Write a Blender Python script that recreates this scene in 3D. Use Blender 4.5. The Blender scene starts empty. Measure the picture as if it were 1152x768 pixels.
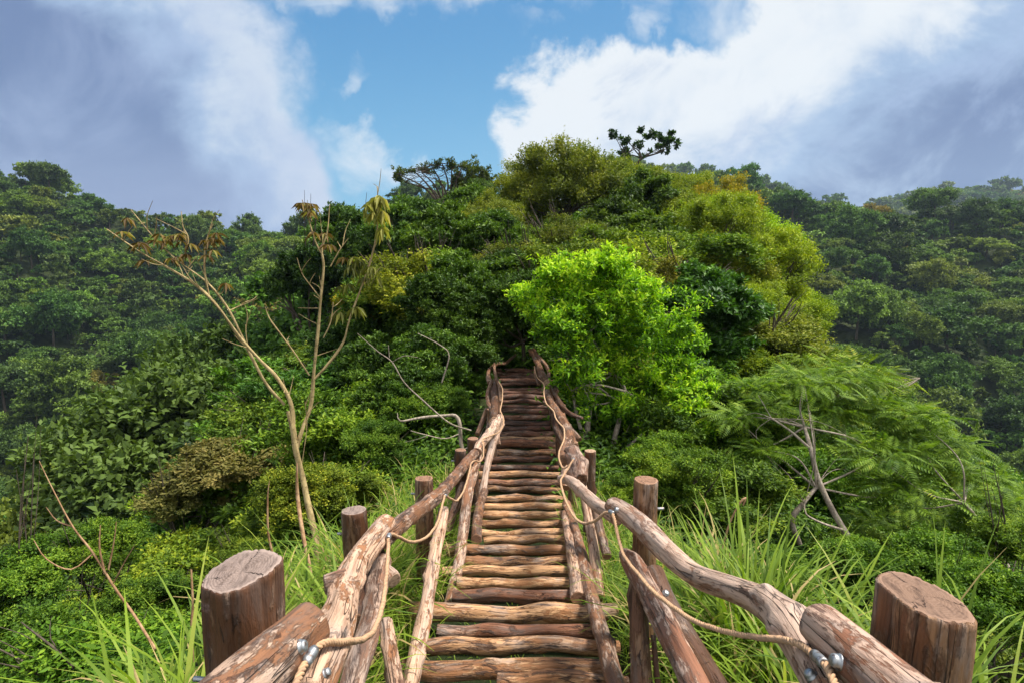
import bpy, math, random
import numpy as np
from mathutils import Vector
from mathutils.bvhtree import BVHTree

R = math.radians
sc = bpy.context.scene
COL = sc.collection
rng = np.random.default_rng(7)
random.seed(7)

# ------------------------------------------------------------------ camera
PITCH = R(7.0)
F = 640.0
cs, sn = math.cos(PITCH), math.sin(PITCH)
FWD = np.array([0, cs, -sn]); UP = np.array([0, sn, cs]); RT = np.array([1.0, 0, 0])

def ray(px, py):
    return FWD + (px - 576) / F * RT + (384 - py) / F * UP

def P(px, py, d):
    return d * ray(px, py)

def project(p):
    p = np.asarray(p, float)
    d = p @ FWD
    return 576 + F * (p @ RT) / d, 384 - F * (p @ UP) / d, d

cam = bpy.data.cameras.new('camera')
cam.lens = 36.0 * F / 1152.0
cam.sensor_width = 36.0
cam.clip_start = 0.05
cam.clip_end = 6000
camo = bpy.data.objects.new('camera', cam)
COL.objects.link(camo)
camo.rotation_euler = (R(90) - PITCH, 0, 0)
sc.camera = camo

# ------------------------------------------------------------------ terrain shape
def sstep(a, b, x):
    t = np.clip((x - a) / (b - a), 0, 1)
    return t * t * (3 - 2 * t)

def stair_z(y):
    y = np.asarray(y, float)
    return np.where(y < 7.6, -1.55 - 0.19 * y, -2.994 + 0.17 * (y - 7.6))

def crest_z(y):
    ys = [-400, -20, 0, 7.6, 13, 24, 40, 54, 80, 130, 400]
    zs = [-40, 1.5, -1.55, -2.994, -2.1, -0.2, 3.4, 4.0, -6, -14, -30]
    return np.interp(y, ys, zs)

def crest_x(y):
    return np.interp(y, [-20, 13, 26, 42, 60, 130], [0, 0, 3.0, 5.5, 5, -10])

def crest_w(y):
    return np.interp(y, [-20, 12, 16, 26, 42, 60, 100], [1.0, 1.0, 2.0, 4.0, 5.0, 4.0, 6.0])

def vn(x, y, s, seed):
    """cheap smooth noise from rotated sines, about -1..1"""
    r = np.random.default_rng(seed)
    o = 0
    for k in range(5):
        a = r.uniform(0, 6.28); f = r.uniform(0.6, 1.6) / s
        o = o + np.sin((x * math.cos(a) + y * math.sin(a)) * f * 6.28 + r.uniform(0, 6.28))
    return o / 3.0

def crest_pt(px, py, d, tree=7.0):
    p = P(px, py, d)
    return (p[0], p[1], p[2] - tree)

HILL_L = [(-420, 60, 80)] + [crest_pt(*a, tree=9.5) for a in [(-120, 160, 235), (0, 183, 240), (100, 214, 240), (190, 232, 245),
          (270, 250, 250), (340, 256, 250), (400, 236, 240), (470, 205, 230)]] + [(20, 235, 16)]
HILL_R = [(30, 260, 18)] + [crest_pt(*a, tree=13.5) for a in [(760, 176, 250), (800, 180, 250), (845, 206, 240), (885, 222, 238), (920, 214, 235), (960, 208, 230),
          (1010, 216, 225), (1060, 208, 225), (1110, 222, 225), (1170, 236, 225), (1300, 220, 240)]] + [(420, 120, 60)]
FAR = [crest_pt(*a, tree=20) for a in [(660, 190, 620), (735, 182, 600), (790, 186, 600), (850, 205, 620), (960, 230, 700), (1040, 208, 760), (1090, 198, 760),
       (1130, 208, 760), (1200, 216, 800), (1500, 200, 900)]]

def ridge_h(x, y, line, slope):
    best = np.full(np.shape(x), -1e9)
    for (a, b) in zip(line[:-1], line[1:]):
        dx, dy = b[0] - a[0], b[1] - a[1]
        t = np.clip(((x - a[0]) * dx + (y - a[1]) * dy) / (dx * dx + dy * dy), 0, 1)
        d = np.hypot(x - a[0] - t * dx, y - a[1] - t * dy)
        z = a[2] + t * (b[2] - a[2]) - slope * d
        best = np.maximum(best, z)
    return best

def ground(x, y):
    x = np.asarray(x, float); y = np.asarray(y, float)
    t = np.maximum(np.abs(x - crest_x(y)) - crest_w(y), 0)
    side = np.where(x < crest_x(y), 1.75, 0.85)
    fall = 0.22 * np.minimum(t, 1.2) + 0.55 * np.clip(t - 1.2, 0, 3.0) * side + 0.98 * np.maximum(t - 4.2, 0)
    near = crest_z(y) - 0.14 - fall + 0.5 * vn(x, y, 9, 3) * sstep(2, 8, t)
    hl = ridge_h(x, y, HILL_L, 0.50) + 4.5 * vn(x, y, 60, 11) * 0.9 + 1.5 * vn(x, y, 24, 12)
    hr = ridge_h(x, y, HILL_R, 0.50) + 3.0 * vn(x, y, 60, 21) * 0.9 + 1.5 * vn(x, y, 24, 22)
    fr = ridge_h(x, y, FAR, 0.45) + 3 * vn(x, y, 110, 31)
    z = np.maximum(np.maximum(near, hl), np.maximum(hr, fr))
    return np.maximum(z, -46 + 2.0 * vn(x, y, 40, 41))

# ------------------------------------------------------------------ node helpers
class V:
    """a float socket with operators that add Math nodes"""
    def __init__(s, nt, sock): s.nt, s.s = nt, sock
    def _op(s, op, *o, clamp=False):
        n = s.nt.nodes.new('ShaderNodeMath'); n.operation = op; n.use_clamp = clamp
        for i, v in enumerate((s,) + o):
            if isinstance(v, V): s.nt.links.new(v.s, n.inputs[i])
            else: n.inputs[i].default_value = v
        return V(s.nt, n.outputs[0])
    def __add__(s, o): return s._op('ADD', o)
    __radd__ = __add__
    def __sub__(s, o): return s._op('SUBTRACT', o)
    def __rsub__(s, o): return (s * -1.0) + o
    def __mul__(s, o): return s._op('MULTIPLY', o)
    __rmul__ = __mul__
    def __truediv__(s, o): return s._op('DIVIDE', o)
    def max(s, o): return s._op('MAXIMUM', o)
    def min(s, o): return s._op('MINIMUM', o)
    def sin(s): return s._op('SINE')
    def clamp(s): return s._op('ADD', 0.0, clamp=True)
    def ramp(s, a, b):
        n = s.nt.nodes.new('ShaderNodeMapRange'); n.interpolation_type = 'SMOOTHSTEP'
        s.nt.links.new(s.s, n.inputs[0]); n.inputs[1].default_value = a; n.inputs[2].default_value = b
        return V(s.nt, n.outputs[0])

def mat(name):
    m = bpy.data.materials.new(name); m.use_nodes = True
    nt = m.node_tree; nt.nodes.clear()
    out = nt.nodes.new('ShaderNodeOutputMaterial')
    return m, nt, out

def noise(nt, vec, scale, detail=4, rough=0.55, dist=0.0):
    n = nt.nodes.new('ShaderNodeTexNoise')
    n.inputs['Scale'].default_value = scale; n.inputs['Detail'].default_value = detail
    n.inputs['Roughness'].default_value = rough; n.inputs['Distortion'].default_value = dist
    if vec is not None: nt.links.new(vec, n.inputs['Vector'])
    return V(nt, n.outputs['Fac'])

def vscale(nt, vec, s, off=(0, 0, 0)):
    n = nt.nodes.new('ShaderNodeMapping'); n.inputs['Scale'].default_value = s; n.inputs['Location'].default_value = off
    nt.links.new(vec, n.inputs['Vector']); return n.outputs[0]

def cmix(nt, fac, a, b, mode='MIX'):
    n = nt.nodes.new('ShaderNodeMix'); n.data_type = 'RGBA'; n.blend_type = mode
    if isinstance(fac, V): nt.links.new(fac.s, n.inputs[0])
    else: n.inputs[0].default_value = fac
    for i, c in ((6, a), (7, b)):
        if isinstance(c, (tuple, list)): n.inputs[i].default_value = (*c[:3], 1)
        else: nt.links.new(c, n.inputs[i])
    return n.outputs[2]

def attr(nt, name):
    n = nt.nodes.new('ShaderNodeAttribute'); n.attribute_name = name; return n

def bump(nt, h, strength, dist):
    n = nt.nodes.new('ShaderNodeBump'); n.inputs['Strength'].default_value = strength; n.inputs['Distance'].default_value = dist
    nt.links.new(h.s, n.inputs['Height']); return n.outputs[0]

def bsdf(nt, out, col, rough=0.7, spec=0.3, metal=0.0, normal=None):
    b = nt.nodes.new('ShaderNodeBsdfPrincipled')
    if isinstance(col, (tuple, list)): b.inputs['Base Color'].default_value = (*col, 1)
    else: nt.links.new(col, b.inputs['Base Color'])
    if isinstance(rough, V): nt.links.new(rough.s, b.inputs['Roughness'])
    else: b.inputs['Roughness'].default_value = rough
    b.inputs['Specular IOR Level'].default_value = spec; b.inputs['Metallic'].default_value = metal
    if normal is not None: nt.links.new(normal, b.inputs['Normal'])
    nt.links.new(b.outputs[0], out.inputs[0]); return b

# ------------------------------------------------------------------ materials
def wood_mat(name, pale, mid, dark, pale_at=0.5, dark_at=0.62, soft=0.06, rough=0.62):
    m, nt, out = mat(name)
    g = attr(nt, 'grain').outputs['Vector']
    oi = nt.nodes.new('ShaderNodeObjectInfo'); rnd = V(nt, oi.outputs['Random'])
    patch = noise(nt, vscale(nt, g, (24, 24, 6.5)), 1.0, 7, 0.68, 0.6)
    flake = noise(nt, vscale(nt, g, (75, 75, 22), (2, 6, 1)), 1.0, 6, 0.7, 0.5)
    big = noise(nt, vscale(nt, g, (4, 4, 1.6), (3, 1, 7)), 1.0, 2)
    streak = noise(nt, vscale(nt, g, (85, 85, 3.5)), 1.0, 4, 0.6)
    fine = noise(nt, vscale(nt, g, (260, 260, 14)), 1.0, 2, 0.6)
    scab = noise(nt, vscale(nt, g, (30, 30, 7), (9, 2, 5)), 1.0, 5, 0.65, 0.7)
    fib = noise(nt, vscale(nt, g, (42, 42, 1.6), (1, 8, 2)), 1.0, 3, 0.6, 0.3)
    crack = noise(nt, vscale(nt, g, (26, 26, 0.7), (4, 4, 4)), 1.0, 2, 0.5, 0.2)
    k = patch + (big - 0.5) * 0.45 + (flake - 0.5) * 0.35 + (rnd - 0.5) * 0.14
    soft *= 0.55
    pf = k.ramp(pale_at - soft, pale_at + soft)
    c = cmix(nt, pf, mid, pale)
    c = cmix(nt, (streak + (fib - 0.5) * 0.6).ramp(0.42, 0.7) * 0.6, c, tuple(x * 0.42 for x in mid))
    sd = (scab + (flake - 0.5) * 0.3 + (big - 0.5) * 0.35 - (rnd - 0.5) * 0.1).ramp(dark_at - 0.03, dark_at + 0.05)
    c = cmix(nt, sd * 0.85, c, dark)
    cr = (crack - 0.5)._op('ABSOLUTE').ramp(0.012, 0.0) * big.ramp(0.4, 0.55)
    c = cmix(nt, cr * 0.9, c, tuple(x * 0.25 for x in dark))
    c = cmix(nt, 1.0, c, cmix(nt, rnd, (0.72, 0.7, 0.68), (1.22, 1.2, 1.15)), 'MULTIPLY')
    grime = noise(nt, vscale(nt, g, (9, 9, 4.5), (6, 3, 3)), 1.0, 6, 0.65, 0.4)
    c = cmix(nt, (grime + (fib - 0.5) * 0.4).ramp(0.45, 0.68) * 0.5, c, cmix(nt, pf, (0.13, 0.1, 0.085), (0.36, 0.3, 0.265)))
    c = cmix(nt, fine * 0.35, c, cmix(nt, 1.0, c, (1.5, 1.45, 1.4), 'MULTIPLY'))
    c = cmix(nt, (fib.ramp(0.3, 0.75)) * 0.35, c, cmix(nt, 1.0, c, (0.55, 0.47, 0.42), 'MULTIPLY'))
    h = pf * 0.4 + flake * 0.5 + streak * 0.35 + fine * 0.12 - cr * 1.6 + sd * 0.3 + fib * 0.5
    bsdf(nt, out, c, (streak * 0.3 + rough - 0.12), 0.32, normal=bump(nt, h, 1.0, 0.008))
    return m

def endgrain_mat(name, a, b, crackc):
    m, nt, out = mat(name)
    gv = attr(nt, 'grain').outputs['Vector']
    sx = nt.nodes.new('ShaderNodeSeparateXYZ'); nt.links.new(gv, sx.inputs[0])
    x, y = V(nt, sx.outputs[0]), V(nt, sx.outputs[1])
    rad = (x * x + y * y)._op('SQRT')
    wob = noise(nt, vscale(nt, gv, (18, 18, 1)), 1.0, 3)
    rings = ((rad + wob * 0.02) * 900.0).sin() * 0.5 + 0.5
    ang = y._op('ARCTAN2', x)
    oi = nt.nodes.new('ShaderNodeObjectInfo'); rnd = V(nt, oi.outputs['Random'])
    ck = ((ang * 1.5 + (wob - 0.5) * 2.2 + rnd * 6.0).sin())._op('ABSOLUTE').ramp(0.05, 0.0)
    stain = noise(nt, vscale(nt, gv, (26, 60, 1)), 1.0, 4, 0.65)
    c = cmix(nt, rings * 0.45, a, b)
    c = cmix(nt, stain.ramp(0.42, 0.68) * 0.75, c, tuple(v * 0.5 for v in b))
    c = cmix(nt, V(nt, attr(nt, 'rim').outputs['Fac']).ramp(0.8, 0.93) * 0.6, c, tuple(min(1, v * 1.5) for v in a))
    c = cmix(nt, ck * 0.9, c, crackc)
    h = rings * 0.25 + stain * 0.4 - ck * 2.0
    bsdf(nt, out, c, 0.75, 0.25, normal=bump(nt, h, 0.7, 0.004))
    return m

M_RAIL = wood_mat('peeled_rail_wood', (0.48, 0.33, 0.245), (0.26, 0.12, 0.06), (0.075, 0.034, 0.021), 0.49, 0.6, 0.07)
M_RAILO = wood_mat('orange_rail_wood', (0.45, 0.295, 0.21), (0.26, 0.12, 0.058), (0.085, 0.036, 0.02), 0.5, 0.57, 0.05)
M_GREY = wood_mat('silvery_rail_wood', (0.46, 0.325, 0.255), (0.27, 0.14, 0.088), (0.085, 0.042, 0.028), 0.46, 0.63, 0.11)
M_RED = wood_mat('reddish_rail_wood', (0.39, 0.26, 0.2), (0.21, 0.09, 0.05), (0.07, 0.03, 0.02), 0.54, 0.6, 0.07)
M_POST = wood_mat('dark_post_wood', (0.21, 0.115, 0.065), (0.105, 0.045, 0.022), (0.03, 0.014, 0.009), 0.56, 0.6, 0.1, 0.5)
M_POST2 = wood_mat('brown_post_wood', (0.21, 0.115, 0.06), (0.115, 0.05, 0.023), (0.05, 0.022, 0.012), 0.54, 0.62, 0.1, 0.55)
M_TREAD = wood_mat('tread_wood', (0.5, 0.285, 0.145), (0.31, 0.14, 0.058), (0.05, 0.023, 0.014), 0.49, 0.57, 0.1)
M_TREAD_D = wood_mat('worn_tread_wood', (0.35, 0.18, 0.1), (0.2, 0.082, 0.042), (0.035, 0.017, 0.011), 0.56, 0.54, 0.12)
M_TREAD_SHADE = wood_mat('shade_tread_wood', (0.27, 0.14, 0.085), (0.15, 0.064, 0.038), (0.03, 0.014, 0.01), 0.56, 0.54, 0.12)  # upper treads: the shade under the trees is put into the wood colour
M_END = endgrain_mat('end_grain', (0.27, 0.15, 0.09), (0.15, 0.07, 0.04), (0.03, 0.015, 0.01))
M_ENDG = endgrain_mat('weathered_end_grain', (0.25, 0.185, 0.155), (0.16, 0.108, 0.088), (0.02, 0.012, 0.01))
M_ENDE = endgrain_mat('brown_end_grain', (0.2, 0.12, 0.08), (0.12, 0.062, 0.038), (0.03, 0.015, 0.01))
M_ENDP = endgrain_mat('pale_end_grain', (0.45, 0.3, 0.2), (0.26, 0.14, 0.08), (0.05, 0.02, 0.012))

def metal_mat():
    m, nt, out = mat('galvanised_steel')
    tc = nt.nodes.new('ShaderNodeTexCoord')
    n = noise(nt, tc.outputs['Object'], 90, 3)
    rs = noise(nt, tc.outputs['Object'], 60, 5, 0.7)
    rf_ = rs.ramp(0.5, 0.62)
    bsdf(nt, out, cmix(nt, rf_ * 0.75, cmix(nt, n, (0.26, 0.27, 0.28), (0.45, 0.46, 0.47)), (0.13, 0.065, 0.035)), n * 0.25 + 0.36, 0.5, 0.85)
    return m
M_STEEL = metal_mat()

def rope_mat():
    m, nt, out = mat('manila_rope')
    g = attr(nt, 'grain').outputs['Vector']
    n = noise(nt, vscale(nt, g, (400, 400, 60)), 1.0, 4, 0.6)
    n2 = noise(nt, vscale(nt, g, (3, 3, 3)), 1.0, 2)
    c = cmix(nt, n, (0.36, 0.2, 0.105), (0.6, 0.39, 0.235))
    n3_ = noise(nt, vscale(nt, g, (60, 60, 25)), 1.0, 5, 0.7)
    c = cmix(nt, n2.ramp(0.42, 0.7) * 0.7, c, (0.25, 0.165, 0.115))
    c = cmix(nt, n3_.ramp(0.5, 0.68) * 0.6, c, (0.16, 0.11, 0.08))
    bsdf(nt, out, c, 0.85, 0.15, normal=bump(nt, n, 0.6, 0.002))
    return m
M_ROPE = rope_mat()

def bark_mat(name, a, b):
    m, nt, out = mat(name)
    tc = nt.nodes.new('ShaderNodeTexCoord')
    n = noise(nt, vscale(nt, tc.outputs['Object'], (30, 30, 7)), 1.0, 5, 0.65)
    n2 = noise(nt, vscale(nt, tc.outputs['Object'], (4, 4, 2)), 1.0, 3)
    c = cmix(nt, n.ramp(0.35, 0.68), a, b)
    c = cmix(nt, n2.ramp(0.45, 0.7) * 0.5, c, tuple(x * 0.55 for x in a))
    n4 = noise(nt, vscale(nt, tc.outputs['Object'], (22, 22, 40)), 1.0, 4, 0.6)
    c = cmix(nt, n4.ramp(0.52, 0.66) * 0.6, c, tuple(x * 0.4 for x in a))
    bsdf(nt, out, c, 0.85, 0.2, normal=bump(nt, n, 0.6, 0.01))
    return m
M_BARK = bark_mat('grey_brown_bark', (0.055, 0.042, 0.03), (0.12, 0.095, 0.07))
M_BARKP = bark_mat('pale_bark', (0.24, 0.19, 0.145), (0.42, 0.35, 0.28))
M_BARKY = bark_mat('olive_tan_bark', (0.25, 0.18, 0.08), (0.46, 0.35, 0.17))
M_DRY = bark_mat('dry_stalk', (0.26, 0.14, 0.07), (0.42, 0.27, 0.15))

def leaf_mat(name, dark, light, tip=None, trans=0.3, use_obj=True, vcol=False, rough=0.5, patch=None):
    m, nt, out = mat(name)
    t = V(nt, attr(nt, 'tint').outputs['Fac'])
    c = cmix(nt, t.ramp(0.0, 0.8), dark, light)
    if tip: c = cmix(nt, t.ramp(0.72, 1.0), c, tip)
    if patch:
        tc = nt.nodes.new('ShaderNodeTexCoord')
        n = noise(nt, tc.outputs['Object'], patch[1], 3, 0.6)
        c = cmix(nt, n.ramp(patch[2], patch[2] + 0.14) * patch[3], c, patch[0])
    if use_obj:
        oi = nt.nodes.new('ShaderNodeObjectInfo')
        c = cmix(nt, 1.0, c, oi.outputs['Color'], 'MULTIPLY')
    if vcol:
        c = cmix(nt, 1.0, c, attr(nt, 'treecol').outputs['Color'], 'MULTIPLY')
    b = bsdf(nt, out, c, rough + 0.08, 0.16)
    tr = nt.nodes.new('ShaderNodeBsdfTranslucent')
    nt.links.new(cmix(nt, 1.0, c, (1.25, 1.35, 0.55), 'MULTIPLY'), tr.inputs['Color'])
    mx = nt.nodes.new('ShaderNodeMixShader'); mx.inputs[0].default_value = trans
    nt.links.new(b.outputs[0], mx.inputs[1]); nt.links.new(tr.outputs[0], mx.inputs[2])
    nt.links.new(mx.outputs[0], out.inputs[0])
    return m

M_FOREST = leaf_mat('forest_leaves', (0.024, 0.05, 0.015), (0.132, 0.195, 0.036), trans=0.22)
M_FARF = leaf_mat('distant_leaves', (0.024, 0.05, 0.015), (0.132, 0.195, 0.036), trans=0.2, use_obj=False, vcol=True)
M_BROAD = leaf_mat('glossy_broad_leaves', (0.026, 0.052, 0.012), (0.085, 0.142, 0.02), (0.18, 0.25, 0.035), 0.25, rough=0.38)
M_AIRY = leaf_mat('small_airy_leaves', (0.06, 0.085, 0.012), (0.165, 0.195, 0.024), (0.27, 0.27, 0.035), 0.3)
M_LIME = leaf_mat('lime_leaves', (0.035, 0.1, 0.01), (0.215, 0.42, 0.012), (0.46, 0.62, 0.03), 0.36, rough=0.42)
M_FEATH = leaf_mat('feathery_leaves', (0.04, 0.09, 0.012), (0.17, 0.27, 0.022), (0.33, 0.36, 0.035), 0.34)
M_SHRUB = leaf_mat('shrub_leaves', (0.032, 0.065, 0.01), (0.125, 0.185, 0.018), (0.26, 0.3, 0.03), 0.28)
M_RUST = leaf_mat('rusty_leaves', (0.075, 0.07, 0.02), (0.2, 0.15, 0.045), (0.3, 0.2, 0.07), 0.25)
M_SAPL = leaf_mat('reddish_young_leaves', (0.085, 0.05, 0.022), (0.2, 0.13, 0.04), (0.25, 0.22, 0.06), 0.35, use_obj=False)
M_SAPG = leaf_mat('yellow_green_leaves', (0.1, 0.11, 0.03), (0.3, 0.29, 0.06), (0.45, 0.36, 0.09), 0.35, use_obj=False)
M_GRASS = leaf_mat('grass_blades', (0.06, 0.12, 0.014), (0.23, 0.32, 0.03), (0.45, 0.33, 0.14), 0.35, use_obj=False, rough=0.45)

def ground_mat():
    m, nt, out = mat('forest_floor')
    tc = nt.nodes.new('ShaderNodeTexCoord')
    n = noise(nt, tc.outputs['Object'], 0.9, 6, 0.65)
    n2 = noise(nt, tc.outputs['Object'], 14, 5, 0.7)
    c = cmix(nt, n.ramp(0.35, 0.65), (0.014, 0.022, 0.007), (0.03, 0.042, 0.012))
    c = cmix(nt, n2.ramp(0.52, 0.72) * 0.6, c, (0.06, 0.042, 0.024))
    bsdf(nt, out, c, 0.9, 0.1, normal=bump(nt, n2, 1.0, 0.05))
    return m
M_GROUND = ground_mat()

# ------------------------------------------------------------------ object helpers
def tag(o, label=None, cat=None, group=None, kind=None):
    if label: o['label'] = label
    if cat: o['category'] = cat
    if group: o['group'] = group
    if kind: o['kind'] = kind
    return o

def thing(name, loc, label, cat, group=None):
    o = bpy.data.objects.new(name, None); COL.objects.link(o)
    o.location = tuple(float(v) for v in loc); o.empty_display_size = 0.2
    return tag(o, label, cat, group)

def mesh_np(name, verts, loops, sizes, mats, midx=None, attrs=None, smooth=True):
    """verts Nx3, loops flat vertex indices, sizes per face"""
    me = bpy.data.meshes.new(name)
    verts = np.ascontiguousarray(verts, np.float32)
    loops = np.ascontiguousarray(loops, np.int32); sizes = np.ascontiguousarray(sizes, np.int32)
    me.vertices.add(len(verts)); me.vertices.foreach_set('co', verts.ravel())
    me.loops.add(len(loops)); me.loops.foreach_set('vertex_index', loops)
    me.polygons.add(len(sizes))
    st = np.zeros(len(sizes), np.int32); st[1:] = np.cumsum(sizes)[:-1]
    me.polygons.foreach_set('loop_start', st)
    for m in mats: me.materials.append(m)
    if midx is not None: me.polygons.foreach_set('material_index', np.ascontiguousarray(midx, np.int32))
    me.polygons.foreach_set('use_smooth', np.full(len(sizes), smooth, bool))
    for an, (typ, data) in (attrs or {}).items():
        a = me.attributes.new(an, typ, 'POINT')
        key = {'FLOAT': 'value', 'FLOAT_VECTOR': 'vector', 'FLOAT_COLOR': 'color'}[typ]
        a.data.foreach_set(key, np.ascontiguousarray(data, np.float32).ravel())
    me.update(calc_edges=True); me.validate(clean_customdata=False)
    return me

def link(name, me, parent=None, loc=None, cat=None, label=None, group=None, kind=None):
    """mesh data are in world space when parent is given: the child undoes its parent's place"""
    o = bpy.data.objects.new(name, me); COL.objects.link(o)
    if parent is not None:
        o.parent = parent
    if loc is not None: o.location = tuple(float(v) for v in loc)
    return tag(o, label, cat, group, kind)

# ------------------------------------------------------------------ sweeps
def spline(pts, step):
    """Catmull-Rom through rows (x, y, z, r ...) resampled about every step metres"""
    p = np.array(pts, float)
    if len(p) == 2:
        p = np.vstack([p[0], (p[0] + p[1]) / 2, p[1]])
    q = np.vstack([2 * p[0] - p[1], p, 2 * p[-1] - p[-2]])
    out = []
    for i in range(1, len(q) - 2):
        n = max(2, int(np.linalg.norm(q[i + 1, :3] - q[i, :3]) / step))
        t = np.linspace(0, 1, n, endpoint=False)[:, None]
        a, b, c, d = q[i - 1], q[i], q[i + 1], q[i + 2]
        out.append(0.5 * (2 * b + (c - a) * t + (2 * a - 5 * b + 4 * c - d) * t ** 2 + (3 * b - a - 3 * c + d) * t ** 3))
    out.append(p[-1:])
    return np.vstack(out)

def frames(c):
    t = np.gradient(c, axis=0); t /= np.linalg.norm(t, axis=1)[:, None] + 1e-12
    a = np.array([0, 0, 1.0]) if abs(t[0][2]) < 0.9 else np.array([1.0, 0, 0])
    u = np.cross(t[0], a); u /= np.linalg.norm(u)
    us = []
    for k in range(len(c)):
        u = u - t[k] * (u @ t[k]); u /= np.linalg.norm(u); us.append(u)
    us = np.array(us)
    return t, us, np.cross(t, us)

def sweep(path, seg, rough=0.0, knots=0, seed=0, capped=True, oval=0.0, taper_end=0.94, cut=None, rims=None, grooves=None):
    """tube with bark irregularity; returns verts, loops, sizes, midx, grain"""
    r_ = np.random.default_rng(seed)
    c, rad = path[:, :3], path[:, 3]
    t, u, w = frames(c)
    s = np.concatenate([[0], np.cumsum(np.linalg.norm(np.diff(c, axis=0), axis=1))])
    ang = np.linspace(0, 2 * math.pi, seg, endpoint=False)
    A, Sx = np.meshgrid(ang, s)
    k = np.ones_like(A)
    if rough:
        for m_ in range(7):
            k += rough * 0.5 * np.sin(r_.integers(1, 5) * A + r_.uniform(2, 16) * Sx + r_.uniform(0, 6.28)) * r_.uniform(0.3, 1)
        for m_ in range(5):
            k += rough * 0.22 * np.sin(r_.integers(5, 9) * A + r_.uniform(-4, 4) * Sx + r_.uniform(0, 6.28))
        k += oval * np.cos(2 * A + r_.uniform(0, 6))
    for m_ in range(knots):
        a0, s0 = r_.uniform(0, 6.28), r_.uniform(0.08, 0.92) * s[-1]
        da = np.angle(np.exp(1j * (A - a0))); rr = float(np.mean(rad))
        k += r_.uniform(0.12, 0.4) * np.exp(-((da * rr / (0.5 * rr)) ** 2 + ((Sx - s0) / (0.7 * rr)) ** 2))
    for (ga, gd, gw) in (grooves or ()):
        da = np.angle(np.exp(1j * (A - ga - 0.035 * np.sin(Sx * 9 + ga) - 0.02 * np.sin(Sx * 31 + ga))))
        k -= gd * np.exp(-(da / gw) ** 2) * (0.75 + 0.25 * np.sin(Sx * 17 + ga))
    RR = rad[:, None] * k
    ring = lambda cc, RRR, i: cc + RRR[:, None] * (np.cos(ang)[:, None] * u[i] + np.sin(ang)[:, None] * w[i])
    V_, G_ = [], []
    f_now = [1.0]
    go = r_.uniform(0, 40, 3)
    def add(vv, rr, z):
        V_.append(vv); G_.append(np.stack([np.cos(ang) * rr, np.sin(ang) * rr, np.full(seg, z)], 1))
        if rims is not None: rims.append(np.full(seg, f_now[0]))
    n = len(c)
    mids = []
    if capped:
        for f, dz in ((0.0, 0.0), (0.4, 0.0), (0.75, 0.0), (taper_end, 0.0)):
            f_now[0] = f
            jit = (r_.uniform(-0.02, 0.02, seg) * rad[0] if f > 0 else 0)
            vv = ring(c[0], RR[0] * max(f, 1e-3), 0) - t[0] * 0.004 + (np.asarray(jit)[..., None] if f > 0 else 0) * t[0]
            add(vv, RR[0] * f, 0.0); mids.append(1)
    f_now[0] = 1.0
    for i in range(n):
        add(ring(c[i], RR[i], i), RR[i], s[i]); mids.append(0)
    if capped:
        for f in (taper_end, 0.75, 0.4, 0.0):
            f_now[0] = f
            jit = (r_.uniform(-0.02, 0.02, seg) * rad[-1] if f > 0 else 0)
            vv = ring(c[-1], RR[-1] * max(f, 1e-3), n - 1) + t[-1] * 0.004 + (np.asarray(jit)[..., None] if f > 0 else 0) * t[-1]
            add(vv, RR[-1] * f, s[-1]); mids.append(1)
    if cut is not None:
        for vv in V_[-8:]:
            off = (vv - c[-1]); vv += t[-1] * (off @ np.asarray(cut))[:, None]
    V_ = np.vstack(V_); G_ = np.vstack(G_)
    G_[:, 2] += go[2]
    nr = len(mids)
    j = np.arange(seg); jn = (j + 1) % seg
    L, mi = [], []
    for a in range(nr - 1):
        q = np.stack([a * seg + j, a * seg + jn, (a + 1) * seg + jn, (a + 1) * seg + j], 1)
        L.append(q)
        both = mids[a] == 1 and mids[a + 1] == 1
        mi.append(np.full(seg, 1 if both else 0))
    L = np.vstack(L)
    return V_, L.ravel(), np.full(len(L), 4), np.concatenate(mi), G_

BV = {}
def log_obj(name, pts, m, mend, parent, org, seg=22, step=0.03, rough=0.05, knots=3, seed=0, oval=0.03, label=None, taper=0.94, cut=None, grooves=None):
    path = spline(pts, step)
    rims = []
    v, l, s_, mi, g = sweep(path, seg, rough, knots, seed, True, oval, taper, cut, rims, grooves)
    me = mesh_np(name, v - np.asarray(org), l, s_, [m, mend], mi, {'grain': ('FLOAT_VECTOR', g), 'rim': ('FLOAT', np.concatenate(rims))})
    BV.setdefault(id(parent), []).append(BVHTree.FromPolygons([tuple(x) for x in v], [tuple(x) for x in l.reshape(-1, 4)]))
    return link(name, me, parent, label=label)

class Bag:
    """several sweeps in one mesh (branches of one tree)"""
    def __init__(s): s.v, s.l, s.s, s.n = [], [], [], 0
    def tube(s, pts, seg=7, step=0.08, rough=0.05, seed=0):
        v, l, sz, _, _ = sweep(spline(pts, step), seg, rough, 0, seed, False)
        s.v.append(v); s.l.append(l + s.n); s.s.append(sz); s.n += len(v)
    def raw(s, v, l, sz):
        s.v.append(np.asarray(v, float)); s.l.append(np.asarray(l) + s.n); s.s.append(np.asarray(sz)); s.n += len(v)
    def mesh(s, name, m, org=(0, 0, 0)):
        return mesh_np(name, np.vstack(s.v) - np.asarray(org), np.concatenate(s.l), np.concatenate(s.s), [m])

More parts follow.
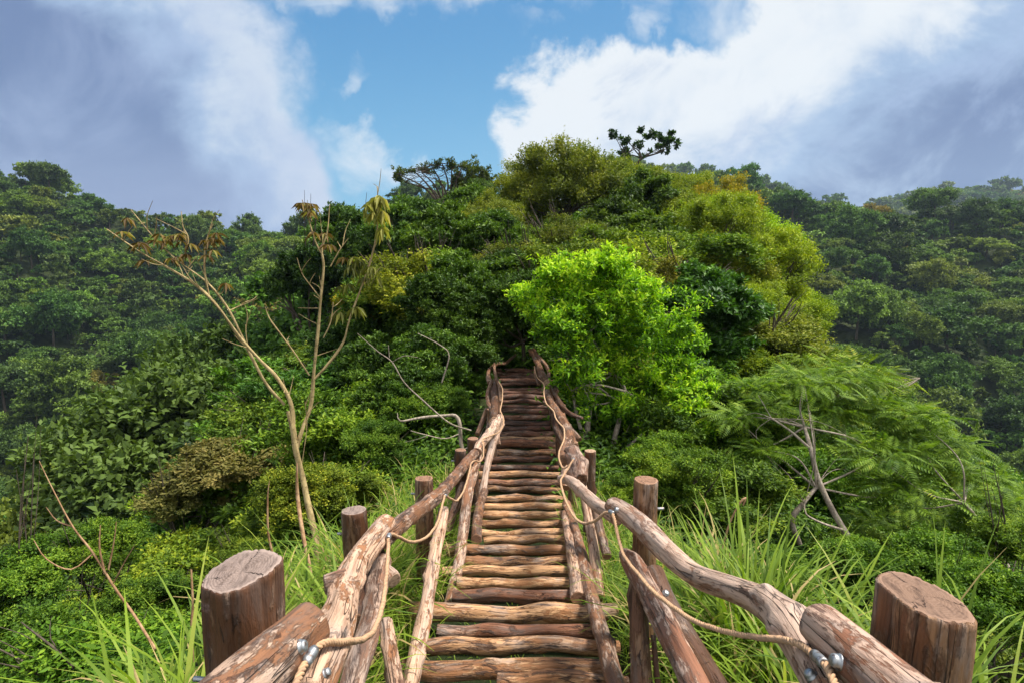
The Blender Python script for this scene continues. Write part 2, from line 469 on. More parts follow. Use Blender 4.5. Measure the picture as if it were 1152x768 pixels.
# ================================================================== TERRAIN
def axis(lim, n, core):
    t = np.linspace(-1, 1, n)
    return np.sign(t) * (core * np.abs(t) + (lim - core) * np.abs(t) ** 3.2)
gx = axis(1500, 341, 60); gy = axis(1500, 341, 60) + 5
GX, GY = np.meshgrid(gx, gy)
GZ = ground(GX, GY)
nx, ny = len(gx), len(gy)
ii = np.arange(nx * ny).reshape(ny, nx)
q = np.stack([ii[:-1, :-1], ii[:-1, 1:], ii[1:, 1:], ii[1:, :-1]], -1).reshape(-1, 4)
me = mesh_np('terrain', np.stack([GX.ravel(), GY.ravel(), GZ.ravel()], 1), q.ravel(), np.full(len(q), 4), [M_GROUND])
tag(link('terrain', me), 'green mountain terrain with a narrow ridge running ahead', 'terrain', kind='structure')

# ================================================================== STAIRWAY
def on_stair(px, py, h=0.0, upper=False):
    """where the pixel's ray meets the line of the stairs raised by h"""
    r_ = ray(px, py)
    d = np.linspace(0.8, 16, 6000)
    y = d * r_[1]; z = d * r_[2]
    f = z - (stair_z(y) + h)
    k = np.where(f < 0)[0]
    return d[k[0]] * r_ if len(k) else d[-1] * r_

ORG = np.array([0, 7.6, float(stair_z(7.6))])
stairs = thing('log_stairway', ORG, 'long stairway of brown logs dipping then climbing into dark trees', 'stairway')
near_rows = [(766, 560, 705, 11), (752, 453, 690, 12), (728, 478, 696, 10.5), (709, 492, 668, 9), (688, 462, 694, 11), (671, 510, 646, 8.5), (656, 514, 650, 8),
             (642, 498, 646, 7.5), (631, 522, 644, 7), (619, 497, 644, 7.5), (607, 545, 640, 6), (599, 538, 640, 5.5), (589, 540, 634, 5.5),
             (579, 540, 636, 5.5), (570, 536, 638, 5), (562, 540, 636, 5)]
for k, (py, x0, x1, rpx) in enumerate(near_rows):
    mid = on_stair((x0 + x1) / 2, py, 0.0)
    d = mid @ FWD
    r0 = rpx / F * d * 0.86
    x0m = (x0 - 576) / F * d; x1m = (x1 - 576) / F * d
    pts = []
    bow = rng.uniform(-0.012, 0.02)
    for t in np.linspace(0, 1, 7):
        x = x0m + t * (x1m - x0m)
        pts.append((x, mid[1] + rng.normal(0, 0.008), mid[2] + bow * math.sin(t * math.pi) + rng.normal(0, 0.007), r0 * (1 + rng.normal(0, 0.08))))
    log_obj('tread', pts, M_TREAD if k not in (3, 5) else M_TREAD_D, M_ENDP if k in (4, 9) else M_END, stairs, ORG, 20, 0.035, 0.06, 3, 100 + k)
# the climbing flight
yy = 7.5; k = 0
while yy < 12.5:
    run = 0.225 + rng.uniform(-0.02, 0.02)
    z = float(stair_z(yy))
    hw = float(np.interp(yy, [7.7, 9, 12, 14.2], [0.58, 0.55, 0.47, 0.45]))
    pts = []
    r0 = rng.uniform(0.042, 0.058)
    xc = float(np.interp(yy, [7.7, 9.5, 14], [0.1, 0.12, 0.16]))
    bow = rng.uniform(-0.02, 0.03)
    for t in np.linspace(0, 1, 6):
        pts.append((xc + (2 * t - 1) * (hw + rng.uniform(0, 0.05)), yy + rng.normal(0, 0.012), z + bow * math.sin(t * 3.14) + rng.normal(0, 0.01), r0 * (1 + rng.normal(0, 0.08))))
    if k == 6: pts = [(p[0], p[1], p[2] + 0.05 * math.sin(i / 5 * 3.14), 0.07) for i, p in enumerate(pts)]
    log_obj('tread', pts, M_TREAD if (k % 5 in (0, 2) and k < 10) else M_TREAD_D if k < 7 else M_TREAD_SHADE, M_END, stairs, ORG, 12, 0.06, 0.07, 3, 200 + k)
    yy += run; k += 1

def lg(parent, org, name, pix, m, mend=None, seed=0, **kw):
    """log through pixels (px, py, depth, radius)"""
    pts = [(*P(a, b, d), r) for (a, b, d, r) in pix]
    return log_obj(name, pts, m, mend or M_END, parent, org, seed=seed, **kw)

# ground pole logs lying along the tread ends
def lying(name, pix, r, m, seed, h=0.06, **kw):
    pts = [(*on_stair(a, b, h), r) for (a, b) in pix]
    return log_obj(name, pts, m, M_END, stairs, ORG, seed=seed, **kw)
lying('side_log', [(706, 800), (692, 766), (682, 728), (671, 692), (663, 662), (657, 634), (649, 603), (643, 583), (637, 566)], 0.048, M_RAIL, 31, 0.10, rough=0.08, knots=6)
lying('side_log', [(650, 672), (646, 640), (641, 610), (636, 578)], 0.047, M_RAILO, 32, 0.08, rough=0.07, knots=4)
lying('side_log', [(536, 606), (537, 585), (541, 564), (545, 552)], 0.05, M_RAILO, 33, 0.09, knots=4)

# ================================================================== RAILINGS
def bolt(parent, org, pos, axis_, r=0.014, h=0.014, shaft=0.0):
    """domed nut on a washer, turned to axis_"""
    ax = np.asarray(axis_, float); ax /= np.linalg.norm(ax)
    prof = [(0.0, -0.006), (1.3, -0.006), (1.33, 0.0), (1.3, 0.002), (1.12, 0.0025), (1.1, h * 0.55), (1.0, h * 0.8), (0.75, h * 0.93), (0.4, h), (0.0, h)]
    if shaft: prof = [(0.0, -0.01), (0.7, -0.01), (0.7, shaft), (0.62, shaft + 0.002), (0.0, shaft + 0.002)]
    a = np.array([0, 0, 1.0]) if abs(ax[2]) < 0.9 else np.array([1.0, 0, 0])
    u = np.cross(ax, a); u /= np.linalg.norm(u); w = np.cross(ax, u)
    seg = 18; an = np.linspace(0, 2 * math.pi, seg, endpoint=False)
    v = np.vstack([np.asarray(pos) - np.asarray(org) + ax * z + max(f, 1e-3) * r * (np.cos(an)[:, None] * u + np.sin(an)[:, None] * w) for f, z in prof])
    j = np.arange(seg); jn = (j + 1) % seg
    L = np.vstack([np.stack([k * seg + j, k * seg + jn, (k + 1) * seg + jn, (k + 1) * seg + j], 1) for k in range(len(prof) - 1)])
    return link('bolt', mesh_np('bolt', v, L.ravel(), np.full(len(L), 4), [M_STEEL]), parent)

def post(parent, org, px, py, d, r, m, mend, seed, lean=(0, 0), length=1.25, oval=0.05, tilt=None, **kw):
    top = P(px, py, d)
    g = float(ground(top[0], top[1])) - 0.15
    bot = np.array([top[0] + lean[0], top[1] + lean[1], min(g, top[2] - 0.3)])
    n = 6
    pts = [(*(bot + (top - bot) * t), r * (1.06 - 0.06 * t)) for t in np.linspace(0, 1, n)]
    return log_obj('post', pts, m, mend, parent, org, seed=seed, oval=oval, **kw)

# ---- left
OL = P(398, 700, 3.0)
left = thing('log_railing', OL, 'rustic log railing with dark posts along the left edge of the stairs', 'railing')
pA = post(left, OL, 272, 642, 1.38, 0.089, M_POST, M_ENDG, 41, (0.01, 0), seg=110, step=0.014, rough=0.06, knots=1, oval=0.04, taper=0.965, cut=(0.16, 0.1, 0), grooves=[(a_, d_, w_) for a_ in (0.2, 1.9, 3.3, 4.1, 4.6, 5.3) for d_, w_ in ((0.05, 0.035), (0.025, 0.16))])
pB = post(left, OL, 398, 574, 3.1, 0.066, M_POST, M_ENDG, 42, (0.04, 0), rough=0.03, knots=1)
pC = post(left, OL, 477, 538, 4.2, 0.064, M_POST, M_END, 43, rough=0.03, knots=1)
pD = post(left, OL, 518, 506, 6.1, 0.06, M_POST, M_END, 44, rough=0.04)
pE = post(left, OL, 532, 493, 6.7, 0.068, M_POST2, M_END, 45, rough=0.04)
post(left, OL, 555, 430, 10.2, 0.075, M_POST2, M_END, 46, rough=0.1, knots=4)
post(left, OL, 553, 460, 8.7, 0.07, M_POST2, M_END, 47, rough=0.1, knots=4)
L1 = lg(left, OL, 'rail', [(346, 706, 1.34, 0.056), (312, 737, 1.2, 0.057), (276, 770, 1.06, 0.056), (190, 850, 0.82, 0.055)], M_RAIL, M_RAIL, 51, seg=40, step=0.015, rough=0.045, knots=2, taper=0.86)
L2 = lg(left, OL, 'rail', [(340, 790, 1.2, 0.056), (358, 748, 1.33, 0.058), (377, 706, 1.6, 0.056), (388, 668, 1.95, 0.052), (402, 632, 2.35, 0.055), (424, 603, 2.75, 0.058), (434, 590, 2.95, 0.053)],
        M_RAILO, M_RAIL, 52, seg=36, step=0.02, rough=0.07, knots=6, taper=0.8)
lg(left, OL, 'rail_stub', [(388, 652, 2.05, 0.04), (374, 655, 2.03, 0.036), (366, 657, 2.02, 0.034)], M_GREY, M_END, 53, rough=0.08, knots=0, step=0.015)
lg(left, OL, 'rail', [(430, 606, 2.75, 0.048), (461, 581, 3.4, 0.048), (480, 567, 3.85, 0.05), (499, 552, 4.4, 0.05)], M_RAIL, M_END, 54, rough=0.05, knots=4)
lg(left, OL, 'rail', [(494, 557, 4.3, 0.045), (512, 536, 5.1, 0.05), (524, 521, 5.8, 0.052), (534, 510, 6.3, 0.052)], M_RAIL, M_RAIL, 55, rough=0.05, knots=4, taper=0.8)
lg(left, OL, 'rail', [(537, 508, 6.3, 0.05), (543, 496, 6.8, 0.055), (552, 487, 7.3, 0.06), (560, 473, 7.9, 0.075), (563, 470, 8.0, 0.06)], M_RAIL, M_END, 56, rough=0.12, knots=9)
lg(left, OL, 'rail', [(556, 474, 7.8, 0.075), (557, 456, 8.9, 0.07), (556, 440, 9.8, 0.06), (558, 428, 10.4, 0.055)], M_POST2, M_ENDP, 57, rough=0.12, knots=8)
lg(left, OL, 'rail', [(551, 430, 10.5, 0.05), (549, 421, 10.9, 0.04), (553, 413, 11.4, 0.036), (560, 409, 11.8, 0.04), (568, 409, 12.2, 0.036), (574, 404, 12.6, 0.032), (580, 399, 13.0, 0.028)], M_POST, M_END, 58, rough=0.12, knots=5, seg=12, step=0.05)
lg(left, OL, 'brace', [(390, 790, 1.85, 0.04), (402, 745, 2.0, 0.042), (412, 715, 2.15, 0.044), (422, 672, 2.45, 0.042), (430, 630, 2.75, 0.04)], M_GREY, M_END, 61, rough=0.06, knots=5)
lg(left, OL, 'brace', [(430, 640, 2.7, 0.036), (441, 650, 2.65, 0.04), (443, 652, 2.64, 0.036)], M_GREY, M_ENDP, 62, rough=0.05, knots=0, step=0.015)
lg(left, OL, 'brace', [(450, 800, 1.95, 0.03), (440, 740, 2.2, 0.03), (434, 700, 2.4, 0.028)], M_RAILO, M_END, 63, rough=0.08)
lg(left, OL, 'brace', [(457, 790, 2.8, 0.045), (466, 745, 2.95, 0.045), (479, 685, 3.35, 0.045), (490, 620, 3.85, 0.043), (499, 574, 4.35, 0.042)], M_RAILO, M_END, 64, rough=0.07, knots=7)
lg(left, OL, 'brace', [(506, 682, 4.0, 0.045), (518, 620, 4.8, 0.045), (526, 558, 5.6, 0.05), (535, 520, 6.3, 0.055), (539, 504, 6.6, 0.045)], M_RAIL, M_END, 65, rough=0.07, knots=7)
lg(left, OL, 'brace', [(541, 564, 7.2, 0.05), (549, 520, 7.6, 0.045), (557, 492, 7.9, 0.045), (565, 476, 8.1, 0.04)], M_GREY, M_END, 66, rough=0.07, knots=4)
lg(left, OL, 'brace', [(537, 488, 8.6, 0.04), (548, 460, 9.0, 0.04)], M_POST2, M_END, 67)
lg(left, OL, 'brace', [(502, 600, 5.4, 0.045), (512, 570, 5.7, 0.045), (522, 545, 6.0, 0.045)], M_POST, M_END, 68)
lg(left, OL, 'brace', [(400, 700, 2.3, 0.045), (413, 660, 2.6, 0.045), (424, 622, 2.85, 0.045)], M_POST, M_END, 69)

def surf(parent, px, py, d_max=50.0):
    """nearest log surface of one railing along a pixel's ray: point, normal, depth"""
    rv = ray(px, py); dv = Vector(rv).normalized(); k = np.linalg.norm(rv); best = None
    for t_ in BV.get(id(parent), []):
        h = t_.ray_cast(Vector((0, 0, 0)), dv, d_max)
        if h[0] is not None and (best is None or h[3] / k < best[2]): best = (np.array(h[0]), np.array(h[1]), h[3] / k)
    return best
def bolt_on(obj_, rail_, org, px, py, r, h, mix=0.5):
    s_ = surf(rail_, px, py)
    n_ = s_[1] if s_[1] @ s_[0] < 0 else -s_[1]
    return bolt(obj_, org, s_[0], n_, r, h)

bolt_on(L1, left, OL, 338, 727, 0.0115, 0.014)
bolt_on(L2, left, OL, 366, 757, 0.0085, 0.012)
bolt(pA, OL, P(232, 764, 1.36), (-1, 0.1, 0), 0.009, 0.012, shaft=0.03)
bolt(pB, OL, P(384, 600, 3.1), (-1, 0.1, 0), 0.011, 0.012, shaft=0.02)
bolt(pC, OL, P(467, 555, 4.2), (-1, 0.1, 0), 0.012, 0.012, shaft=0.03)
bolt(pD, OL, P(511, 518, 6.1), (-1, 0.1, 0), 0.013, 0.012, shaft=0.03)

# ---- right
OR_ = P(727, 690, 3.0)
right = thing('log_railing', OR_, 'rustic log railing with curved pale handrail along the right edge of the stairs', 'railing')
pF = post(right, OR_, 1040, 671, 1.25, 0.089, M_POST2, M_ENDE, 71, (-0.04, 0.0), seg=110, step=0.014, rough=0.04, knots=1, oval=0.03, taper=0.95, cut=(-0.13, 0.07, 0), grooves=[(0.9, 0.04, 0.05), (3.5, 0.05, 0.05), (4.4, 0.035, 0.04), (5.2, 0.05, 0.06)])
pG = post(right, OR_, 727, 540, 3.0, 0.064, M_POST2, M_END, 72, rough=0.03, knots=1)
pH = post(right, OR_, 664, 507, 5.4, 0.052, M_POST2, M_ENDP, 73, rough=0.03, knots=1)
post(right, OR_, 645, 497, 6.6, 0.055, M_POST2, M_END, 74, rough=0.06)
post(right, OR_, 631, 455, 8.6, 0.07, M_POST2, M_END, 75, rough=0.08, knots=4)
post(right, OR_, 623, 428, 10.3, 0.07, M_POST2, M_END, 76, rough=0.08, knots=4)
R1 = lg(right, OR_, 'rail', [(926, 704, 1.34, 0.054), (958, 731, 1.22, 0.055), (1000, 768, 1.08, 0.056), (1100, 852, 0.84, 0.055)], M_RED, M_RED, 81, seg=40, step=0.015, rough=0.035, knots=2, taper=0.86)
R2 = lg(right, OR_, 'rail', [(940, 790, 1.2, 0.052), (921, 754, 1.32, 0.053), (903, 722, 1.45, 0.054), (884, 696, 1.58, 0.055), (857, 677, 1.73, 0.047), (824, 662, 1.93, 0.042),
      (780, 645, 2.25, 0.045), (751, 621, 2.5, 0.05), (726, 595, 2.75, 0.054), (702, 576, 3.0, 0.053), (690, 569, 3.12, 0.05)], M_GREY, M_GREY, 82, seg=36, step=0.02, rough=0.05, knots=6, taper=0.8)
lg(right, OR_, 'rail', [(694, 582, 3.15, 0.042), (682, 574, 3.35, 0.042), (668, 565, 3.65, 0.042), (652, 549, 4.2, 0.043), (640, 540, 4.7, 0.042), (631, 538, 5.0, 0.036)], M_GREY, M_END, 83, rough=0.06, knots=5)
lg(right, OR_, 'rail', [(652, 541, 4.9, 0.07), (651, 528, 5.1, 0.085), (646, 514, 5.4, 0.08), (643, 508, 5.7, 0.06)], M_GREY, M_RAIL, 84, rough=0.12, knots=8)
lg(right, OR_, 'rail', [(634, 517, 5.4, 0.055), (635, 508, 5.9, 0.058), (640, 496, 6.5, 0.065), (638, 483, 7.0, 0.06), (629, 467, 8.0, 0.06), (621, 455, 8.7, 0.06), (614, 437, 9.6, 0.06)], M_RAILO, M_END, 85, rough=0.09, knots=7)
lg(right, OR_, 'rail', [(615, 430, 9.7, 0.06), (611, 424, 10.2, 0.07), (607, 414, 10.8, 0.06), (603, 404, 11.5, 0.055), (597, 394, 12.4, 0.05)], M_POST2, M_ENDP, 86, rough=0.1, knots=5)
lg(right, OR_, 'brace', [(702, 622, 2.95, 0.03), (712, 634, 2.85, 0.05), (728, 662, 2.65, 0.05), (748, 702, 2.4, 0.05), (772, 750, 2.15, 0.05), (790, 790, 2.0, 0.05)], M_RED, M_END, 91, rough=0.07, knots=5, seg=28, step=0.02)
K2 = lg(right, OR_, 'brace', [(734, 643, 2.75, 0.052), (748, 678, 2.6, 0.054), (775, 725, 2.4, 0.052), (812, 785, 2.15, 0.05)], M_POST2, M_ENDP, 92, rough=0.05, knots=2, seg=28)
lg(right, OR_, 'brace', [(719, 655, 2.75, 0.045), (719, 700, 2.65, 0.046), (722, 790, 2.45, 0.048)], M_POST2, M_END, 93, rough=0.07, knots=2)
lg(right, OR_, 'brace', [(735, 715, 2.6, 0.012), (742, 790, 2.45, 0.012)], M_POST, M_END, 94, seg=10)
lg(right, OR_, 'brace', [(674, 672, 4.0, 0.04), (668, 620, 4.4, 0.042), (661, 575, 4.8, 0.042), (655, 545, 5.0, 0.042)], M_RAILO, M_END, 95, rough=0.07, knots=5)
lg(right, OR_, 'brace', [(683, 625, 4.2, 0.035), (676, 600, 4.4, 0.035), (670, 572, 4.6, 0.035)], M_POST2, M_END, 96)
lg(right, OR_, 'brace', [(636, 500, 8.0, 0.06), (626, 480, 8.3, 0.06), (624, 465, 8.5, 0.05)], M_POST2, M_END, 97, rough=0.1)
lg(right, OR_, 'brace', [(636, 548, 6.2, 0.05), (637, 525, 6.4, 0.05), (638, 500, 6.6, 0.045)], M_RAIL, M_END, 98, rough=0.08)
lg(right, OR_, 'brace', [(630, 464, 8.4, 0.05), (640, 480, 8.1, 0.045), (652, 494, 7.9, 0.04)], M_POST2, M_END, 99, rough=0.06)
bolt_on(R1, right, OR_, 944, 744, 0.0125, 0.018)
bolt_on(R2, right, OR_, 913, 760, 0.0105, 0.015)
bolt(pF, OR_, P(1073, 748, 1.25), (1, 0.0, -0.02), 0.013, 0.012, shaft=0.028)
bolt(pG, OR_, P(737, 572, 3.0), (1, 0.1, 0), 0.012, 0.012, shaft=0.045)
bolt_on(K2, right, OR_, 749, 667, 0.013, 0.014)
bolt_on(R2, right, OR_, 694, 573, 0.012, 0.014)

# crooked branches woven into the upper railings
for (par, o0, pix, sd_) in [
    (left, OL, [(546, 500, 8.0, 0.03), (550, 478, 8.4, 0.034), (561, 462, 8.7, 0.03), (558, 446, 9.2, 0.028)], 161),
    (left, OL, [(561, 500, 7.9, 0.03), (556, 470, 8.3, 0.034), (548, 446, 9.4, 0.03), (553, 428, 10.2, 0.025)], 162),
    (left, OL, [(563, 452, 9.0, 0.028), (562, 436, 9.8, 0.03), (557, 420, 10.6, 0.028), (556, 408, 11.2, 0.02)], 163),
    (right, OR_, [(648, 505, 6.6, 0.035), (641, 482, 7.4, 0.034), (630, 470, 8.0, 0.036), (626, 452, 8.8, 0.03)], 164),
    (right, OR_, [(655, 470, 8.0, 0.02), (640, 464, 8.2, 0.03), (630, 452, 8.6, 0.034), (622, 438, 9.4, 0.03), (618, 424, 10.0, 0.022)], 165),
    (right, OR_, [(627, 440, 9.4, 0.03), (618, 428, 10.0, 0.034), (616, 414, 10.7, 0.03), (606, 400, 11.5, 0.025)], 166),
    (right, OR_, [(606, 432, 10.2, 0.024), (602, 418, 10.8, 0.03), (607, 404, 11.3, 0.03), (600, 392, 12.2, 0.022)], 167)]:
    lg(par, o0, 'brace', pix, M_POST2 if sd_ % 2 else M_POST, M_END, sd_, rough=0.14, knots=6, seg=14, step=0.05)

# ---- ropes
def rope(name, pix, label, seed, rail_):
    q_ = spline([(a, b, 1 / d, 1.0) for (a, b, d) in pix], 3.0)
    dd = 1 / q_[:, 2]
    for _ in range(2):
        lim = dd.copy()
        for i_, (a, b) in enumerate(q_[:, :2]):
            s_ = surf(rail_, a, b)
            if s_ is not None and s_[2] - 0.013 < lim[i_]: lim[i_] = s_[2] - 0.013
        lim2 = np.minimum(lim, np.minimum(np.r_[lim[1:], lim[-1]], np.r_[lim[0], lim[:-1]]))
        dd = np.minimum(dd, lim2)
        pad = np.r_[[dd[0]] * 3, dd, [dd[-1]] * 3]
        dd = np.convolve(pad, np.ones(7) / 7, 'valid')
    pts = np.array([(*P(a, b, d), 1.0) for (a, b), d in zip(q_[:, :2], dd)])[::2]
    org = P(*pix[0])
    root = thing(name, org, label, 'rope')
    path = spline(pts, 0.007)
    c = path[:, :3]
    s = np.concatenate([[0], np.cumsum(np.linalg.norm(np.diff(c, axis=0), axis=1))])
    c = c + 0.0008 * np.stack([np.sin(s * 41 + seed), np.sin(s * 29 + 2), np.sin(s * 53 + 1) + np.sin(s * 17)], 1)
    t, u, w = frames(c)
    bag_v, bag_l, bag_s, bag_g, n = [], [], [], [], 0
    for k in range(3):
        ph = 2 * math.pi * k / 3 + s / 0.04 * 2 * math.pi
        cc = c + 0.0053 * (np.cos(ph)[:, None] * u + np.sin(ph)[:, None] * w)
        v, l, sz, mi, g = sweep(np.column_stack([cc, np.full(len(cc), 0.0041)]), 7, 0.0, 0, seed + k, True)
        bag_v.append(v); bag_l.append(l + n); bag_s.append(sz); bag_g.append(g); n += len(v)
    me = mesh_np('strands', np.vstack(bag_v) - org, np.concatenate(bag_l), np.concatenate(bag_s), [M_ROPE], None, {'grain': ('FLOAT_VECTOR', np.vstack(bag_g))})
    link('strands', me, root)
    return root, org, pts[:, :3]

def clamp_(root, org, path, px, py, ln=0.035, r=0.0125):
    """steel sleeve pressed on the rope near a pixel"""
    u_, v_, d_ = project(path)
    k = int(np.argmin((u_ - px) ** 2 + (v_ - py) ** 2))
    t_ = path[min(k + 1, len(path) - 1)] - path[max(k - 1, 0)]; t_ /= np.linalg.norm(t_)
    pts = [(*(path[k] + t_ * ln * f), r * g) for f, g in ((-0.5, 0.9), (-0.4, 1), (0, 1), (0.4, 1), (0.5, 0.9))]
    v, l, sz, mi, g = sweep(spline(pts, 0.004), 16, 0, 0, 1, True)
    link('clamp', mesh_np('clamp', v - org, l, sz, [M_STEEL]), root)

rl, ol_, pl_ = rope('rope', [(322, 800, 1.05), (334, 766, 1.15), (345, 744, 1.22), (352, 733, 1.27), (364, 723, 1.34), (385, 721, 1.48), (404, 720, 1.6), (420, 709, 1.75), (430, 682, 2.0), (435, 645, 2.35),
      (437, 612, 2.68), (438, 601, 2.8), (445, 602, 2.95), (462, 609, 3.2), (478, 605, 3.45), (491, 590, 3.75), (497, 570, 4.05), (501, 557, 4.25), (506, 560, 4.4), (513, 563, 4.65),
      (521, 553, 5.0), (527, 535, 5.5), (531, 519, 5.95), (537, 519, 6.1), (543, 516, 6.25), (544, 500, 6.5), (543, 494, 6.7), (552, 490, 7.1), (563, 484, 7.5), (567, 472, 7.8), (563, 462, 8.3), (565, 450, 8.9), (565, 436, 9.5), (561, 429, 9.9)],
      'tan twisted rope clamped along the left log railing', 5, left)
clamp_(rl, ol_, pl_, 349, 738)
clamp_(rl, ol_, pl_, 438, 603)
clamp_(rl, ol_, pl_, 501, 557)
rr_, or_, pr_ = rope('rope', [(955, 800, 1.05), (940, 770, 1.14), (928, 748, 1.2), (915, 735, 1.27), (904, 727, 1.36), (889, 720, 1.44), (857, 717, 1.6), (813, 709, 1.8), (780, 697, 1.98), (741, 670, 2.28), (722, 650, 2.5), (705, 629, 2.7),
      (698, 613, 2.83), (694, 596, 2.92), (688, 576, 2.98), (681, 576, 3.1), (670, 585, 3.25), (657, 588, 3.5), (647, 582, 3.75), (637, 564, 4.2), (632, 548, 4.6), (631, 540, 4.85),
      (637, 530, 4.95), (645, 516, 5.0), (640, 523, 5.1), (634, 526, 5.2), (629, 516, 5.3), (630, 504, 5.6), (634, 497, 6.1), (635, 484, 6.6), (632, 478, 6.9), (626, 472, 7.2), (622, 460, 7.9), (616, 456, 8.3), (612, 444, 8.9), (612, 432, 9.4), (605, 425, 9.9), (601, 412, 10.6)],
      'tan twisted rope clamped along the right log railing', 15, right)
clamp_(rr_, or_, pr_, 919, 739, 0.045)
clamp_(rr_, or_, pr_, 687, 576)
clamp_(rr_, or_, pr_, 645, 516)

# ================================================================== FOLIAGE GENERATORS
def unit(a): return a / (np.linalg.norm(a, axis=-1, keepdims=True) + 1e-9)

class Leaves:
    def __init__(s): s.v, s.l, s.z, s.t, s.n = [], [], [], [], 0
    def add(s, base, axis_, nrm, L, W, tint, fold=0.22, droop=0.15, tri=True):
        L = np.broadcast_to(L, len(base))[:, None]; W = np.broadcast_to(W, len(base))[:, None]
        side = unit(np.cross(axis_, nrm)); up = np.cross(side, axis_)
        m_ = base + axis_ * L * 0.45 + up * fold * W
        v = np.stack([base, m_ + side * W * 0.5, base + axis_ * L - up * droop * L, m_ - side * W * 0.5], 1).reshape(-1, 3)
        i = np.arange(len(base))[:, None] * 4 + s.n
        if tri:
            s.l.append((i + np.array([[0, 1, 2, 0, 2, 3]])).ravel()); s.z.append(np.full(2 * len(base), 3))
        else:
            s.l.append((i + np.array([[0, 1, 2, 3]])).ravel()); s.z.append(np.full(len(base), 4))
        s.v.append(v); s.t.append(np.repeat(np.broadcast_to(tint, len(base)), 4)); s.n += len(v)
    def mesh(s, name, m, org=(0, 0, 0), smooth=True):
        return mesh_np(name, np.vstack(s.v) - np.asarray(org), np.concatenate(s.l), np.concatenate(s.z), [m], None,
                       {'tint': ('FLOAT', np.concatenate(s.t))}, smooth)

def twig_points(r_, lobes, n, depth=0.45, low=-0.55, gap=0.0, inside=0.72):
    """points near the outside of overlapping ellipsoid lobes, with the outward direction"""
    lobes = np.asarray(lobes, float)
    if lobes.shape[1] == 4: lobes = np.column_stack([lobes, lobes[:, 3], lobes[:, 3]])
    area = lobes[:, 3] * lobes[:, 4]; area /= area.sum()
    out_p, out_d, out_l = [], [], []
    have = 0
    for _ in range(12):
        m_ = int((n - have) * 1.8) + 20
        k = r_.choice(len(lobes), m_, p=area)
        d = unit(r_.normal(size=(m_, 3)))
        d[:, 2] = np.where(d[:, 2] < low, -d[:, 2], d[:, 2])
        f = 1 - depth * r_.random(m_) ** 1.6
        f = np.where(r_.random(m_) < 0.2, r_.uniform(1.0, 1.45, m_), f)
        p = lobes[k, :3] + d * lobes[k, 3:] * f[:, None]
        q_ = np.linalg.norm((p[:, None] - lobes[None, :, :3]) / lobes[None, :, 3:], axis=2)
        q_[np.arange(m_), k] = 9
        ok = (q_.min(1) > inside)
        if gap:
            s = lobes[:, 3].mean() * 1.1
            g = np.sin(p[:, 0] / s * 3.1 + 1) + np.sin(p[:, 1] / s * 2.7 + 2) + np.sin(p[:, 2] / s * 3.4 + p[:, 0] / s * 1.7)
            ok &= g > -3 + gap * 3
        out_p.append(p[ok]); out_d.append(unit(d / lobes[k, 3:] * lobes[k, 3:].mean(1, keepdims=True))[ok]); out_l.append(k[ok])
        have += int(ok.sum())
        if have >= n: break
    return np.vstack(out_p)[:n], np.vstack(out_d)[:n], np.concatenate(out_l)[:n]

def clump_leaves(lv, r_, lobes, n_tw, per, tl, ll, lw, depth=0.45, gap=0.0, spread=0.9, up=0.35, tri=True, tipgain=0.45, low=-0.55, inside=0.72, droop=0.15, clump=14, clump_r=None):
    if clump > 1:
        pc, dc, lk = twig_points(r_, lobes, max(8, n_tw // clump), depth, low, gap, inside)
        m_ = len(pc); k_ = r_.integers(0, m_, n_tw)
        rad_ = (clump_r if clump_r else tl * 0.9) * r_.uniform(0.5, 1.6, m_)
        lt = (r_.uniform(-0.2, 0.25, len(lobes))[lk] + r_.uniform(-0.18, 0.18, m_))[k_]
        p = pc[k_] + unit(r_.normal(size=(n_tw, 3))) * (r_.random(n_tw) ** 0.5 * rad_[k_])[:, None] * np.array([1, 1, 0.55])
        d = unit(dc[k_] + (p - pc[k_]) / rad_[k_][:, None] * 0.8)
        n = n_tw
    else:
        p, d, lk = twig_points(r_, lobes, n_tw, depth, low, gap, inside)
        n = len(p); lt = r_.uniform(-0.22, 0.22, len(lobes))[lk]
    td = unit(d + np.array([0, 0, up]) + r_.normal(size=(n, 3)) * 0.45)
    tt = r_.random(n)
    for k in range(per):
        f = (k + 0.5) / per
        b = p + td * (tl * (f - 0.5)) + r_.normal(size=(n, 3)) * tl * 0.12
        ax = unit(td * 0.55 + r_.normal(size=(n, 3)) * spread * 0.6)
        nm = unit(d * 0.6 + np.array([0, 0, 0.75]) + r_.normal(size=(n, 3)) * 0.4)
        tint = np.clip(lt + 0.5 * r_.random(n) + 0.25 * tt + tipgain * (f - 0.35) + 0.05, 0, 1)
        sz = r_.uniform(0.7, 1.25, n)
        lv.add(b, ax, nm, ll * sz, lw * sz, tint, tri=tri, droop=droop)

def dome_lobes(r_, n, rmin, rmax, flat=0.75, zc=0.0, spread=0.78):
    """lobes over a dome of radius about 1"""
    L = [(0, 0, zc - 0.05, 0.5, 0.5, 0.5 * flat)]
    for i in range(n):
        d = unit(r_.normal(size=3)); d[2] = d[2] if d[2] > -0.35 else -d[2]
        q_ = r_.uniform(0.45, 1.22) * spread
        rr = r_.uniform(rmin, rmax) * (1.3 - 0.6 * q_)
        L.append((d[0] * q_, d[1] * q_, zc + d[2] * q_ * flat, rr * r_.uniform(0.85, 1.3), rr * r_.uniform(0.85, 1.3), rr * r_.uniform(0.6, 0.95)))
    return np.array(L)

